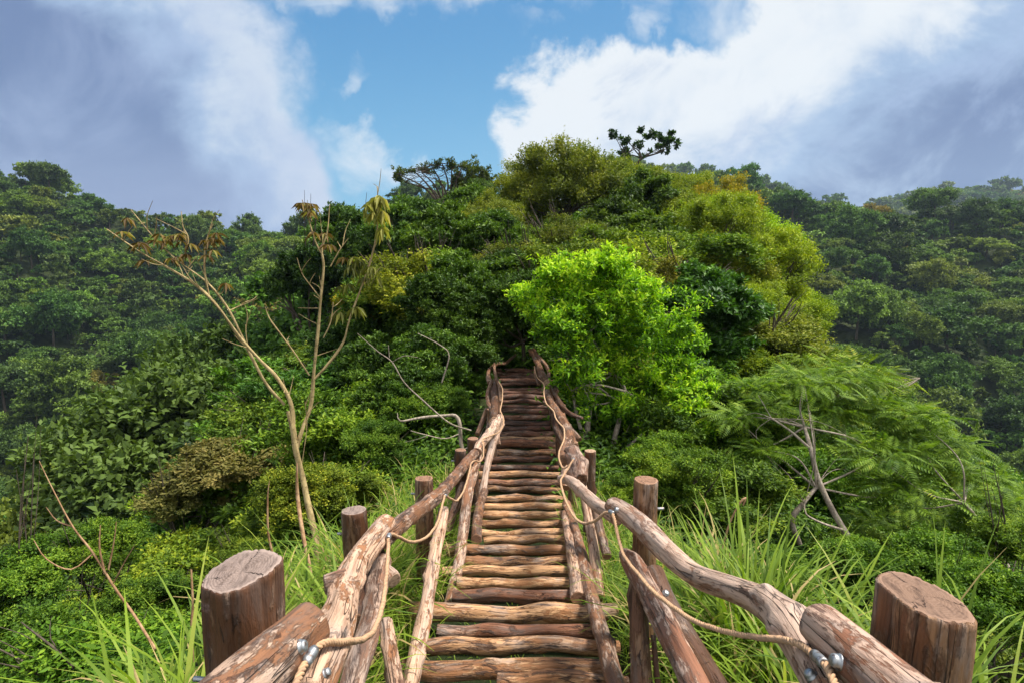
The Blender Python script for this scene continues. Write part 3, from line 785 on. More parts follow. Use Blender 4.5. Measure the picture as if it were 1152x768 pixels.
def limbs(bag, r_, lobes, base, r0, fork=0.4, n=6, seg=7, wig=0.06, step=0.1):
    lobes = np.asarray(lobes)
    c = lobes[:, :3].mean(0); base = np.asarray(base, float)
    fk = base + (c - base) * fork
    bag.tube([(*base, r0), (*(base * 0.5 + fk * 0.5 + r_.normal(size=3) * wig * 0.5), r0 * 0.85), (*fk, r0 * 0.75)], seg, step)
    order = np.argsort(-np.linalg.norm(lobes[:, :3] - c, axis=1))[:n]
    for i in order:
        e = lobes[i, :3]
        m1 = fk * 0.6 + e * 0.4 + r_.normal(size=3) * wig; m1[2] += 0.0
        bag.tube([(*(fk - (c - base) * 0.03), r0 * 0.55), (*m1, r0 * 0.38), (*e, r0 * 0.15)], 6, step)
        for _ in range(2):
            e2 = e + unit(r_.normal(size=3) + np.array([0, 0, 0.3])) * lobes[i, 3] * r_.uniform(0.7, 1.25)
            bag.tube([(*m1, r0 * 0.25), (*((m1 + e2) / 2 + r_.normal(size=3) * wig * 0.6), r0 * 0.15), (*e2, r0 * 0.06)], 5, step)

# ---- prototypes with a crown of radius 1 whose centre is at z = 1 (base at z = 0)
PROTO = {}
def proto(key, seed, m, bark, nl, rmin, rmax, flat, n_tw, per, tl, ll, lw, gap=0.0, depth=0.45, tri=True, r0=0.06, nlimb=6, **kw):
    r_ = np.random.default_rng(seed)
    lobes = dome_lobes(r_, nl, rmin, rmax, flat, 1.0)
    lv = Leaves()
    clump_leaves(lv, r_, lobes, n_tw, per, tl, ll, lw, depth, gap, tri=tri, **kw)
    b = Bag(); limbs(b, r_, lobes, (0, 0, -0.1), r0, 0.5, nlimb)
    PROTO[key] = (lv.mesh('crown', m), b.mesh('trunk', bark))

for s in range(3):
    proto(('broad', s), 300 + s, M_BROAD, M_BARK, 34, 0.15, 0.38, 1.0, 5200, 7, 0.13, 0.085, 0.036, gap=0.6, depth=0.75, clump=22, clump_r=0.13)
    proto(('airy', s), 320 + s, M_AIRY, M_BARK, 30, 0.16, 0.36, 1.05, 5600, 7, 0.2, 0.05, 0.024, gap=0.6, depth=0.9, nlimb=16, r0=0.055, up=0.7, clump=16, clump_r=0.13, inside=0.4)
    proto(('shrub', s), 340 + s, M_SHRUB, M_BARK, 30, 0.16, 0.4, 0.85, 4800, 7, 0.2, 0.062, 0.028, gap=0.6, r0=0.035, depth=0.8, up=0.7, clump=18, clump_r=0.14, inside=0.55)
proto(('sparse', 0), 360, M_AIRY, M_BARKP, 26, 0.12, 0.24, 0.75, 1300, 6, 0.1, 0.05, 0.025, gap=0.6, depth=0.7, nlimb=20, r0=0.05)
proto(('rust', 0), 361, M_RUST, M_BARK, 16, 0.25, 0.4, 0.7, 2800, 7, 0.17, 0.08, 0.035, gap=0.35, r0=0.035)

def forest_proto(key, seed, n_tw, per, ll, lw, flat, nl):
    """canopy tree whose trunk cannot be seen: crown and trunk in one mesh"""
    r_ = np.random.default_rng(seed)
    lobes = dome_lobes(r_, nl, 0.22, 0.42, flat, 1.0, 0.8)
    if flat < 0.7: lobes[:, 5] *= 0.4; lobes[1:, 3:5] *= 1.2
    lv = Leaves()
    clump_leaves(lv, r_, lobes, n_tw, per, 0.14, ll, lw, 0.5, 0.5, spread=0.6, up=0.3, tri=False, low=-0.5, inside=0.75, clump=12, clump_r=0.15)
    trunk = Bag(); trunk.tube([(0, 0, -0.5, 0.06), (0.03, 0, 0.2, 0.05), (0, 0.02, 0.9, 0.03)], 6, 0.3)
    lv_v = np.vstack(lv.v); nv = len(lv_v)
    tv = np.vstack(trunk.v)
    return (np.vstack([lv_v, tv]), np.concatenate([np.concatenate(lv.l), np.concatenate(trunk.l) + nv]),
            np.concatenate([np.concatenate(lv.z), np.concatenate(trunk.s)]),
            np.concatenate([np.concatenate(lv.t), np.full(len(tv), 0.2)]),
            np.concatenate([np.zeros(sum(len(z) for z in lv.z)), np.ones(sum(len(z) for z in trunk.s))]))

def fmesh(a): return mesh_np('forest_tree', a[0], a[1], a[2], [M_FOREST, M_BARK], a[4], {'tint': ('FLOAT', a[3])})
FLATS = [0.8, 0.5, 0.95, 0.62, 0.85]; NLS = [20, 16, 22, 26, 14]
F_FINE = [fmesh(forest_proto(k, 400 + k, 3400, 6, 0.07, 0.04, FLATS[k], NLS[k])) for k in range(5)]
F_MID = [fmesh(forest_proto(k, 420 + k, 2400, 5, 0.085, 0.055, FLATS[k], NLS[k])) for k in range(5)]
F_LOW = [forest_proto(k, 440 + k, 520, 4, 0.15, 0.11, FLATS[k], NLS[k]) for k in range(4)]

def place_tree(name, kind, var, px, py, d, rpx, label, cat='tree', color=(1, 1, 1), group=None, base=None, hz=1.0):
    """a tree whose crown centre stands where the photo shows it; its base is on the ground below"""
    c = P(px, py, d); r = rpx / F * d
    g = float(ground(c[0], c[1])) if base is None else base
    h = max(c[2] - g, r * 0.75)
    root = thing(name, (c[0], c[1], g), label, cat, group)
    root.rotation_euler.z = rng.uniform(0, 6.28)
    # the part of the proto above z = 1 keeps the crown round, below it stretches the trunk
    crown, trunk = PROTO[(kind, var)]
    cr = link('crown', crown, root); cr.scale = (r, r, r * hz); cr.location = (0, 0, h - r * hz); cr.color = (*color, 1)
    tr = link('trunk', trunk, root); tr.scale = (r, r, h); tr.location = (0, 0, 0)
    return root

# ================================================================== HAND PLACED TREES OF THE KNOLL
T = place_tree
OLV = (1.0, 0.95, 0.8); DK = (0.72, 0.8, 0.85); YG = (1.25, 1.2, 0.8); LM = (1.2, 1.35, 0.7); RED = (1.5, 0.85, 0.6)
knoll = [
 # name, kind, var, px, py, d, rpx, colour, label
 ('tree', 'broad', 0, 540, 226, 44, 24, DK, 'small dark round tree on the skyline just right of the half bare tree'),
 ('tree', 'airy', 0, 668, 228, 42, 52, (0.9, 1.0, 0.85), 'olive tree forming the top of the knoll below the antenna mast'),
 ('tree', 'airy', 1, 640, 250, 33, 62, (1.0, 1.0, 0.8), 'thin leaved olive tree with visible dark limbs in the middle of the knoll'),
 ('tree', 'airy', 2, 588, 250, 36, 44, (1.2, 1.2, 0.8), 'yellowish tree on the upper left of the knoll'),
 ('tree', 'airy', 0, 560, 285, 31, 36, (0.95, 1.0, 0.8), 'small olive tree below the yellowish tree on the knoll'),
 ('tree', 'broad', 1, 722, 215, 44, 30, (0.85, 0.95, 0.8), 'dark tree at the top right of the knoll under the big leaved silhouette tree'),
 ('tree', 'airy', 1, 772, 240, 42, 42, (1.2, 1.3, 0.75), 'yellow green tree on the upper right shoulder of the knoll'),
 ('tree', 'airy', 2, 818, 262, 37, 50, (1.7, 1.25, 0.65), 'reddish olive tree on the right shoulder of the knoll'),
 ('tree', 'airy', 0, 848, 318, 31, 54, (1.45, 1.95, 0.6), 'bright yellow green tree bulging at the right edge of the knoll'),
 ('tree', 'airy', 1, 800, 300, 28, 52, (1.3, 1.6, 0.6), 'yellow green tree with rusty patches in the right half of the knoll'),
 ('tree', 'airy', 2, 858, 372, 25, 58, (1.5, 1.65, 0.6), 'rusty yellow tree low on the right edge of the knoll'),
 ('tree', 'airy', 0, 806, 370, 22, 52, (1.4, 1.3, 0.6), 'olive brown tree right of the lime green tree'),
 ('tree', 'airy', 1, 838, 432, 19, 46, (1.3, 1.5, 0.6), 'olive brown tree low behind the lime green tree'),
 ('tree', 'broad', 2, 725, 268, 31, 46, (0.85, 0.9, 0.8), 'dark green round tree above and behind the lime green tree'),
 ('tree', 'broad', 0, 690, 290, 26, 44, (0.8, 0.8, 0.75), 'dark dense tree directly behind the lime green crown'),
 ('tree', 'airy', 2, 640, 305, 23, 44, (0.7, 0.75, 0.7), 'dull olive tree directly above the top of the stairway'),
 ('tree', 'broad', 1, 463, 272, 34, 54, (0.85, 1.0, 0.95), 'broad dark green tree left of the knoll below the half bare skyline tree'),
 ('tree', 'broad', 2, 525, 265, 36, 46, (0.95, 1.05, 0.9), 'dense green tree between the half bare skyline tree and the knoll'),
 ('tree', 'broad', 0, 393, 285, 36, 52, (0.75, 0.9, 0.9), 'dark tree behind the top of the bare sapling'),
 ('tree', 'broad', 1, 345, 320, 34, 50, (0.65, 0.8, 0.85), 'very dark tree seen between the two stems of the bare sapling'),
 ('tree', 'broad', 2, 500, 322, 25, 56, (0.95, 1.05, 0.8), 'mid green leafy tree left of the stairway top, upper one'),
 ('tree', 'broad', 0, 552, 318, 23, 46, (1.0, 1.15, 0.8), 'mid green tree left of the lime green crown'),
 ('tree', 'shrub', 0, 408, 345, 19, 34, (2.3, 1.45, 0.9), 'tree with yellowish leaves beside the right stem of the bare sapling'),
 ('tree', 'broad', 1, 448, 372, 19, 54, (0.8, 0.95, 0.85), 'dark leafy tree right of the sapling with yellowish tree beside it'),
 ('tree', 'broad', 2, 512, 385, 16, 52, (0.95, 1.1, 0.8), 'leafy tree above the left railing of the upper stairs'),
 ('tree', 'broad', 0, 568, 368, 17.5, 44, (0.6, 0.7, 0.65), 'dark tree arching over the left side of the stairway top'),
 ('tree', 'broad', 1, 612, 362, 18, 40, (0.55, 0.65, 0.6), 'dark tree arching over the right side of the stairway top'),
 ('tree', 'broad', 1, 382, 410, 19, 50, (0.72, 0.9, 0.85), 'dark shady tree behind the stem of the bare sapling'),
 ('tree', 'broad', 2, 420, 455, 13, 52, (0.8, 0.95, 0.8), 'dark tree with glossy leaves low on the left slope'),
 ('tree', 'broad', 0, 486, 440, 11.5, 50, (0.95, 1.12, 0.8), 'leafy green tree with a bleached bare branch, left of the upper stairs'),
 ('tree', 'broad', 1, 455, 505, 10.5, 46, (0.8, 0.95, 0.75), 'dark bush tree hanging over the grass left of the railing posts'),
 ('tree', 'broad', 2, 525, 445, 12.2, 26, (0.9, 1.05, 0.75), 'small leafy tree touching the left railing of the upper stairs'),
 ('tree', 'shrub', 1, 842, 425, 15, 40, (1.3, 1.35, 0.7), 'green tree between the lime green tree and the feathery tree'),
 ('tree', 'shrub', 2, 815, 470, 12.5, 46, (1.05, 1.2, 0.7), 'green tree just right of the low lime green branches'),
]
for (nm, kind, var, px, py, d, rp, colr, lab) in knoll:
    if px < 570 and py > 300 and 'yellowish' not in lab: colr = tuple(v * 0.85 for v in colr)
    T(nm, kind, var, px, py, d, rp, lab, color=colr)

for (px, py, d, rp, lab) in [(470, 515, 10.2, 40, 'leafy bush under the bleached bare branches'), (505, 505, 10.6, 26, 'small bush behind the two short railing posts on the left'),
        (430, 545, 9.0, 40, 'bush at the back edge of the grass on the left'), (700, 495, 10.8, 34, 'shady bush among the stems of the lime green tree'),
        (655, 478, 11.4, 24, 'small shady bush between the right railing and the lime green tree'), (745, 505, 10.0, 36, 'bush at the right foot of the lime green tree'),
        (530, 480, 11.5, 18, 'small dark bush pressed against the left railing of the upper stairs')]:
    T('bush', 'shrub', int(rng.integers(3)), px, py, d, rp, lab, cat='bush', color=(0.65, 0.85, 0.65), hz=0.9)

for (px, py, d, rp, colr, lab) in [(885, 402, 23, 42, (1.35, 1.6, 0.65), 'yellow green tree at the foot of the knoll above the feathery tree'), (800, 345, 25.5, 58, (1.15, 1.3, 0.65), 'broad olive tree filling the knoll just behind the lime green crown'),
        (770, 300, 30, 46, (1.1, 1.2, 0.7), 'olive tree in the centre of the knoll right of the dark round tree'), (845, 345, 28, 52, (1.3, 1.5, 0.62), 'yellow green tree under the bulging tree at the knoll edge'), (893, 352, 26.5, 36, (1.45, 1.75, 0.62), 'yellow green tree at the outermost right edge of the knoll'), (868, 425, 21.5, 42, (1.35, 1.5, 0.65), 'olive yellow tree low on the knoll edge behind the feathery tree'), (832, 385, 21, 46, (1.25, 1.4, 0.65), 'olive green tree low on the knoll beside the olive brown tree'),
        (715, 240, 38, 40, (1.0, 1.1, 0.75), 'olive tree below the silhouette tree on the knoll'),
        (842, 282, 32, 26, (1.9, 1.05, 0.55), 'small orange tinted tree on the right shoulder of the knoll'), (800, 268, 33, 30, (1.6, 1.15, 0.6), 'small rusty green tree beside the orange tinted tree on the knoll')]:
    T('tree', 'airy', int(rng.integers(3)), px, py, d, rp, lab, color=colr)

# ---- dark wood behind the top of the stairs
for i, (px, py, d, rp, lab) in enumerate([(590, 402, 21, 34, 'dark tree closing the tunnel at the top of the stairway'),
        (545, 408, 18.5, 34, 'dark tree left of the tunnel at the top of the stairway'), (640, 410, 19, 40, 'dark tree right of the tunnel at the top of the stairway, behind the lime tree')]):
    T('tree', 'broad', i % 3, px, py, d, rp, lab, color=(0.5, 0.58, 0.55))  # leaf tint darkened to paint in the shade of the tunnel

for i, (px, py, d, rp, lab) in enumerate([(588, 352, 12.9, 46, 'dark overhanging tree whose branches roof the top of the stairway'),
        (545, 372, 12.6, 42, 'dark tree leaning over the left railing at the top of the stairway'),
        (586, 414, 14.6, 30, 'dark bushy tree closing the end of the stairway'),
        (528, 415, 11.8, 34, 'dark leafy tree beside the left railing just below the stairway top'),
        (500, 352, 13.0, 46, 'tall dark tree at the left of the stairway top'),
        (652, 372, 12.0, 50, 'dark tree leaning over the right railing at the top of the stairway')]):  # this last crown is enlarged to cast shade on the upper treads
    T('tree', 'broad', i % 3, px, py, d, rp, lab, color=(0.55, 0.65, 0.55))  # same darkened leaf tint, shade painted round the stairway top

# ---- lime green tree
def custom_tree(name, label, base, lobes_px, d, m, bark, n_tw, per, tl, ll, lw, trunks, seed, cat='tree', gap=0.3, dz=0.7, color=(1, 1, 1), depth=0.5, **kw):
    r_ = np.random.default_rng(seed)
    lob = []
    for (px, py, rp) in lobes_px:
        dd = d + r_.uniform(-dz, dz)
        lob.append((*P(px, py, dd), rp / F * dd))
    base = np.asarray(base)
    root = thing(name, base, label, cat)
    lv = Leaves(); clump_leaves(lv, r_, lob, n_tw, per, tl, ll, lw, depth, gap, **kw)
    c = link('crown', lv.mesh('crown', m, base), root); c.color = (*color, 1)
    b = Bag()
    for tr in trunks: b.tube([(*P(x, y, z), r) for (x, y, z, r) in tr], 9, 0.06, 0.05)
    L = np.array(lob)
    for tr in trunks:
        e = P(*tr[-1][:3])
        for i in np.argsort(np.linalg.norm(L[:, :3] - e, axis=1))[:6]:
            t_ = L[i, :3]
            b.tube([(*e, tr[-1][3] * 0.8), (*((e + t_) / 2 + r_.normal(size=3) * 0.08), tr[-1][3] * 0.5), (*t_, tr[-1][3] * 0.25)], 6, 0.08)
            for _ in range(3):
                q_ = t_ + unit(r_.normal(size=3)) * L[i, 3] * 0.8
                b.tube([(*t_, tr[-1][3] * 0.25), (*q_, tr[-1][3] * 0.1)], 5, 0.1)
    link('trunk', b.mesh('trunk', bark, base), root)
    return root

gz = lambda p: np.array([p[0], p[1], float(ground(p[0], p[1])) - 0.05])
bl = gz(P(662, 508, 9.7))
custom_tree('tree', 'bright lime green leafy tree right of the upper stairs', bl,
    [(600, 350, 28), (636, 326, 32), (660, 308, 22), (690, 318, 28), (620, 318, 18), (700, 345, 40), (735, 348, 28), (762, 372, 28), (668, 455, 26), (700, 478, 26), (765, 440, 30), (730, 500, 22), (622, 372, 32), (662, 375, 42), (712, 395, 42), (755, 412, 32),
     (690, 420, 36), (655, 432, 26), (738, 445, 34), (772, 462, 30), (712, 470, 26), (795, 470, 24), (745, 485, 26), (632, 405, 24), (818, 492, 20), (795, 515, 18), (768, 505, 24)], 9.9,
    M_LIME, M_BARKP, 7200, 9, 0.17, 0.085, 0.034,
    [[(660, 512, 9.6, 0.06), (661, 480, 9.7, 0.05), (664, 448, 9.8, 0.04), (655, 425, 9.9, 0.03)], [(662, 512, 9.6, 0.04), (650, 470, 9.6, 0.03), (644, 440, 9.7, 0.022)],
     [(686, 515, 9.5, 0.05), (697, 470, 9.6, 0.04), (704, 440, 9.8, 0.032)], [(690, 515, 9.5, 0.03), (720, 490, 9.4, 0.022), (740, 470, 9.4, 0.015)]], 77, gap=0.5, up=0.9, tipgain=0.7, depth=0.8, clump=14, clump_r=0.17, inside=0.5)

# ---- the feathery tree
def frond_tree(name, label, base, lobes_px, d, n_fr, trunks, seed, m=M_FEATH, color=(1, 1, 1), fl=0.25, flat=0.4, dz=0.9):
    r_ = np.random.default_rng(seed)
    lob = []
    for (px, py, rp) in lobes_px:
        dd = d + r_.uniform(-dz, dz); rr = rp / F * dd
        lob.append((*P(px, py, dd), rr, rr, rr * flat))
    base = np.asarray(base)
    root = thing(name, base, label, 'tree')
    p, dr, _ = twig_points(r_, lob, n_fr, 0.8, -0.3, 0.2, 0.5)
    n = len(p)
    ax = dr * np.array([1, 1, 0.25]) + r_.normal(size=(n, 3)) * np.array([0.8, 0.8, 0.3]); ax[:, 2] -= 0.08; ax = unit(ax)
    up = unit(np.array([0, 0, 1.0]) + r_.normal(size=(n, 3)) * 0.25)
    sd = unit(np.cross(ax, up)); up = np.cross(sd, ax)
    Ls = fl * r_.uniform(0.7, 1.3, n)
    lv = Leaves(); tt = r_.random(n)
    for k in range(9):
        f = (k + 1) / 9.0
        b = p + ax * (Ls * f)[:, None] - up * (Ls * 0.35 * f * f)[:, None]
        a2 = unit(ax - up * (0.7 * f))
        ll = Ls * 0.34 * math.sin(min(1, f * 0.9 + 0.15) * math.pi * 0.85 + 0.1)
        for s_ in (1, -1):
            la = unit(sd * s_ + a2 * 0.55 - up * 0.15)
            lv.add(b, la, up, ll, ll * 0.27, np.clip(tt * 0.55 + 0.4 * r_.random(n), 0, 1), 0.1, 0.08)
    c = link('crown', lv.mesh('crown', m, base), root); c.color = (*color, 1)
    b = Bag(); L = np.array(lob)
    for tr in trunks: b.tube([(*P(x, y, z), r) for (x, y, z, r) in tr], 9, 0.06, 0.08)
    for tr in trunks:
        e = P(*tr[-1][:3])
        for i in np.argsort(np.linalg.norm(L[:, :3] - e, axis=1))[:5]:
            t_ = L[i, :3]
            b.tube([(*e, tr[-1][3] * 0.7), (*((e + t_) / 2 + r_.normal(size=3) * 0.12), tr[-1][3] * 0.45), (*t_, tr[-1][3] * 0.2)], 6, 0.08)
    link('trunk', b.mesh('trunk', M_BARKP, base), root)
    return root
frond_tree('tree', 'feathery light green tree with crooked pale trunk on the right slope', gz(P(972, 632, 7.6)),
    [(905, 432, 34), (950, 425, 34), (865, 462, 30), (935, 462, 40), (1000, 465, 36), (855, 505, 22), (985, 510, 40), (1040, 500, 34), (1085, 535, 34), (1010, 550, 38), (1120, 570, 30), (980, 590, 24), (1060, 585, 34), (1110, 620, 26), (880, 445, 30), (1030, 470, 30), (1075, 500, 26), (1125, 550, 26), (850, 440, 24), (830, 470, 22)], 8.1, 3300,
    [[(975, 635, 7.0, 0.05), (955, 605, 7.0, 0.042), (936, 572, 7.1, 0.036), (921, 540, 7.2, 0.032), (912, 505, 7.3, 0.028), (905, 480, 7.5, 0.022)],
     [(900, 612, 7.1, 0.03), (891, 585, 7.1, 0.036), (903, 566, 7.15, 0.03), (918, 548, 7.2, 0.022)],
     [(950, 596, 7.0, 0.018), (925, 588, 6.95, 0.014), (907, 578, 7.0, 0.01), (905, 566, 7.1, 0.008)],
     [(912, 505, 7.3, 0.02), (890, 485, 7.3, 0.014), (868, 470, 7.3, 0.008)], [(1135, 640, 6.6, 0.03), (1105, 590, 6.8, 0.022), (1085, 565, 7.0, 0.016)]], 88)
frond_tree('tree', 'smaller feathery tree with yellowish tips behind the pale trunk tree', gz(P(960, 520, 12.5)),
    [(930, 415, 34), (975, 425, 34), (905, 445, 34), (1000, 455, 30), (950, 460, 36)], 12.5, 800,
    [[(950, 520, 12.4, 0.06), (948, 480, 12.4, 0.05), (940, 450, 12.5, 0.035)], [(985, 500, 12.2, 0.03), (1010, 445, 12.2, 0.02), (1035, 425, 12.3, 0.01)]], 89, color=(1.15, 1.0, 0.7), fl=0.42)

# ---- silhouette tree on top of the knoll
sb = P(715, 200, 47)
custom_tree('tree', 'dark big leaved tree with spreading branches against the cloud on the knoll top', gz(sb),
    [(692, 154, 5), (699, 163, 5), (706, 158, 4), (713, 166, 5), (722, 163, 5), (731, 154, 6), (741, 157, 6), (750, 161, 6), (759, 163, 6), (767, 166, 4), (738, 168, 5), (721, 147, 4), (748, 171, 5), (702, 173, 5), (755, 153, 4), (728, 173, 5)], 47, M_BROAD, M_BARK, 620, 5, 0.16, 0.25, 0.15,
    [[(712, 210, 47, 0.16), (714, 190, 47, 0.13), (722, 178, 47, 0.1)], [(714, 190, 47, 0.1), (702, 176, 47, 0.07)], [(722, 178, 47, 0.08), (742, 172, 47, 0.06)]], 78, gap=0.1, color=(0.45, 0.6, 0.6), depth=0.9, inside=0.3, dz=1.0, clump=10, clump_r=0.22)

# ---- half bare tree on the skyline
hb = gz(P(505, 245, 47))
r_ = np.random.default_rng(12)
tr_ = []
for (x, y) in [(447, 196), (455, 205), (463, 190), (474, 194), (485, 186), (497, 184), (508, 188), (521, 184), (533, 190), (545, 194), (552, 204), (470, 210), (490, 202), (515, 200), (536, 206)]:
    mx_, my_ = 503 + (x - 503) * 0.45 + r_.uniform(-4, 4), 218 + (y - 218) * 0.35
    tr_.append([(504 + r_.uniform(-3, 3), 250, 47, 0.12), (503 + (x - 503) * 0.15, 232, 47 + r_.uniform(-0.5, 0.5), 0.1), (mx_, my_, 47 + r_.uniform(-1, 1), 0.07), (x, y, 47 + r_.uniform(-1.5, 1.5), 0.035)])
custom_tree('tree', 'thin half bare dark tree with a wide flat top on the skyline beside the knoll', hb,
    [(450, 200, 7), (463, 193, 6), (478, 192, 7), (492, 187, 6), (507, 188, 7), (521, 188, 9), (534, 194, 11), (546, 200, 10), (530, 206, 12), (515, 203, 8), (550, 210, 8), (540, 214, 9)], 47, M_AIRY, M_BARK, 1500, 5, 0.25, 0.2, 0.1,
    tr_, 79, gap=0.2, color=(0.42, 0.5, 0.5), depth=1.0, inside=0.2, dz=1.2, clump=8, clump_r=0.3)

# ---- mast
mb = gz(P(639, 190, 62))
mast = thing('antenna_mast', mb, 'thin grey antenna mast poking above the knoll top', 'mast')
b = Bag(); top = P(639, 152, 62)
b.tube([(*mb, 0.09), (top[0], top[1], top[2], 0.05)], 8, 1.0, 0)
link('pole', b.mesh('pole', M_STEEL, mb), mast)
for f, w_ in ((0.3, 0.5), (1.0, 0.4), (1.7, 0.3)):
    b = Bag(); b.tube([(top[0] - w_, top[1], top[2] - f, 0.03), (top[0] + w_, top[1], top[2] - f, 0.03)], 6, 0.3, 0)
    link('crossbar', b.mesh('crossbar', M_STEEL, mb), mast)

# ---- bare bleached branches hanging out of the left trees: one fallen snag
sg = gz(P(540, 470, 8.9))
b = Bag()
for tr in [[(524, 545, 8.9, 0.06), (519, 500, 8.9, 0.055), (515, 470, 8.9, 0.05), (500, 467, 8.9, 0.04), (470, 470, 8.8, 0.035), (450, 473, 8.7, 0.02), (447, 464, 8.7, 0.008)],
           [(530, 484, 8.9, 0.022), (505, 475, 8.8, 0.02), (478, 452, 8.7, 0.018), (455, 430, 8.6, 0.016), (441, 407, 8.5, 0.014), (425, 395, 8.4, 0.01), (402, 375, 8.3, 0.005)],
           [(441, 407, 8.5, 0.01), (455, 400, 8.4, 0.007), (470, 402, 8.4, 0.004)], [(438, 402, 8.5, 0.008), (437, 388, 8.5, 0.004)],
           [(516, 488, 8.8, 0.016), (500, 493, 8.7, 0.015), (476, 488, 8.6, 0.012), (462, 484, 8.6, 0.008)], [(480, 490, 8.6, 0.01), (468, 494, 8.6, 0.007), (455, 497, 8.6, 0.004)],
           [(497, 430, 8.7, 0.02), (505, 400, 8.7, 0.015), (495, 388, 8.7, 0.012), (470, 375, 8.7, 0.006)], [(522, 505, 8.9, 0.02), (535, 498, 8.9, 0.012), (545, 480, 8.9, 0.006)]]:
    b.tube([(*P(x, y, z), r * 0.55 + 0.001) for (x, y, z, r) in tr], 7, 0.05, 0.15)
link('dead_snag', b.mesh('dead_snag', M_BARKP, sg), None, sg, 'dead tree', 'bleached bare leafless branches reaching out beside the upper stairs')

# ---- bare sapling with reddish hanging leaves
sp0 = gz(P(362, 652, 4.9))
sap = thing('sapling', sp0, 'tall thin sapling with forked olive stems and a few drooping reddish leaves', 'sapling')
b = Bag()
stems = [[(363, 660, 4.85, 0.045), (359, 630, 4.9, 0.042), (350, 580, 4.95, 0.042), (341, 540, 5.0, 0.04), (333, 505, 5.0, 0.04), (330, 485, 5.0, 0.038), (324, 462, 5.0, 0.032)],
 [(330, 488, 5.0, 0.03), (327, 455, 5.0, 0.026), (312, 425, 4.95, 0.025), (293, 405, 4.9, 0.023), (270, 380, 4.85, 0.02), (245, 345, 4.8, 0.018), (222, 322, 4.75, 0.015), (190, 302, 4.7, 0.012), (160, 285, 4.65, 0.009), (120, 258, 4.6, 0.005)],
 [(320, 455, 5.0, 0.02), (300, 432, 5.0, 0.018), (280, 395, 5.0, 0.017), (258, 350, 4.95, 0.015), (235, 320, 4.9, 0.013), (205, 297, 4.9, 0.011), (180, 275, 4.85, 0.008), (147, 236, 4.8, 0.004)],
 [(235, 335, 4.85, 0.012), (231, 312, 4.8, 0.012), (230, 290, 4.8, 0.011), (233, 268, 4.8, 0.008), (240, 252, 4.8, 0.005)],
 [(205, 297, 4.9, 0.008), (212, 270, 4.9, 0.008), (206, 255, 4.9, 0.005), (204, 238, 4.9, 0.004)],
 [(258, 350, 4.95, 0.008), (268, 345, 5.0, 0.006), (276, 340, 5.0, 0.003)], [(283, 402, 5, 0.007), (278, 385, 5, 0.005), (276, 365, 5, 0.003)],
 [(333, 505, 5.0, 0.03), (341, 480, 5.05, 0.027), (350, 455, 5.1, 0.025), (353, 420, 5.1, 0.023), (357, 380, 5.1, 0.021), (361, 335, 5.1, 0.018), (364, 300, 5.1, 0.015), (362, 280, 5.1, 0.012), (368, 262, 5.1, 0.008), (371, 230, 5.1, 0.004)],
 [(363, 288, 5.1, 0.01), (355, 272, 5.1, 0.009), (348, 250, 5.1, 0.007), (340, 225, 5.1, 0.004)],
 [(352, 428, 5.1, 0.02), (370, 408, 5.15, 0.018), (386, 385, 5.2, 0.016), (393, 360, 5.2, 0.013), (404, 330, 5.2, 0.012), (415, 300, 5.2, 0.011), (424, 262, 5.2, 0.009), (424, 240, 5.2, 0.006), (425, 210, 5.2, 0.003)],
 [(348, 422, 5.1, 0.013), (330, 395, 5.05, 0.011), (315, 375, 5.0, 0.009), (303, 358, 5.0, 0.007), (298, 345, 5.0, 0.003)],
 [(360, 335, 5.1, 0.008), (350, 322, 5.1, 0.006), (340, 308, 5.1, 0.005), (334, 290, 5.1, 0.003)], [(364, 380, 5.1, 0.01), (372, 362, 5.1, 0.008), (375, 340, 5.1, 0.004)],
 [(372, 300, 5.1, 0.008), (382, 282, 5.1, 0.006), (392, 268, 5.1, 0.003)], [(327, 458, 5.0, 0.006), (322, 440, 5, 0.004), (318, 425, 5, 0.002)],
 [(340, 520, 5, 0.005), (345, 480, 5, 0.005), (343, 450, 4.95, 0.003)]]
for i, tr in enumerate(stems):
    b.tube([(*P(x, y, z), r * 0.6 + 0.0008) for (x, y, z, r) in tr], 9, 0.025, 0.22, i)
rs_ = np.random.default_rng(31)
for tr in stems[1:]:
    q_ = spline([(*P(x, y, z), r) for (x, y, z, r) in tr], 0.02)
    for k in rs_.integers(len(q_) // 3, len(q_), max(2, len(q_) // 14)):
        e_ = q_[k, :3] + unit(rs_.normal(size=3) * np.array([0.8, 0.5, 0.5]) + np.array([0, 0, 0.75])) * rs_.uniform(0.08, 0.28)
        b.tube([(*q_[k, :3], 0.0045), (*((q_[k, :3] + e_) / 2 + rs_.normal(size=3) * 0.012), 0.0034), (*e_, 0.0018)], 5, 0.04)
link('stem', b.mesh('stem', M_BARKY, sp0), sap)
def palmate(lv, r_, c, n, L, droop=0.7, tint=(0, 1)):
    for _ in range(n):
        hd = unit(r_.normal(size=3)) * np.array([1, 1, 0.3])
        cc = c + hd * r_.uniform(0.01, 0.1)
        kk = r_.integers(5, 9); an = r_.uniform(0, 6.28)
        a = an + np.linspace(0, 6.28, kk, endpoint=False) + r_.normal(size=kk) * 0.15
        ax = unit(np.stack([np.cos(a), np.sin(a), np.full(kk, -droop) + r_.normal(size=kk) * 0.25], 1))
        nm = unit(np.array([0, 0, 1.0]) + ax * 0.2 + r_.normal(size=(kk, 3)) * 0.15)
        ll = L * r_.uniform(0.65, 1.15, kk)
        lv.add(np.repeat(cc[None], kk, 0), ax, nm, ll, ll * 0.2, r_.uniform(tint[0], tint[1], kk), 0.3, 0.25)
r_ = np.random.default_rng(5)
lv = Leaves()
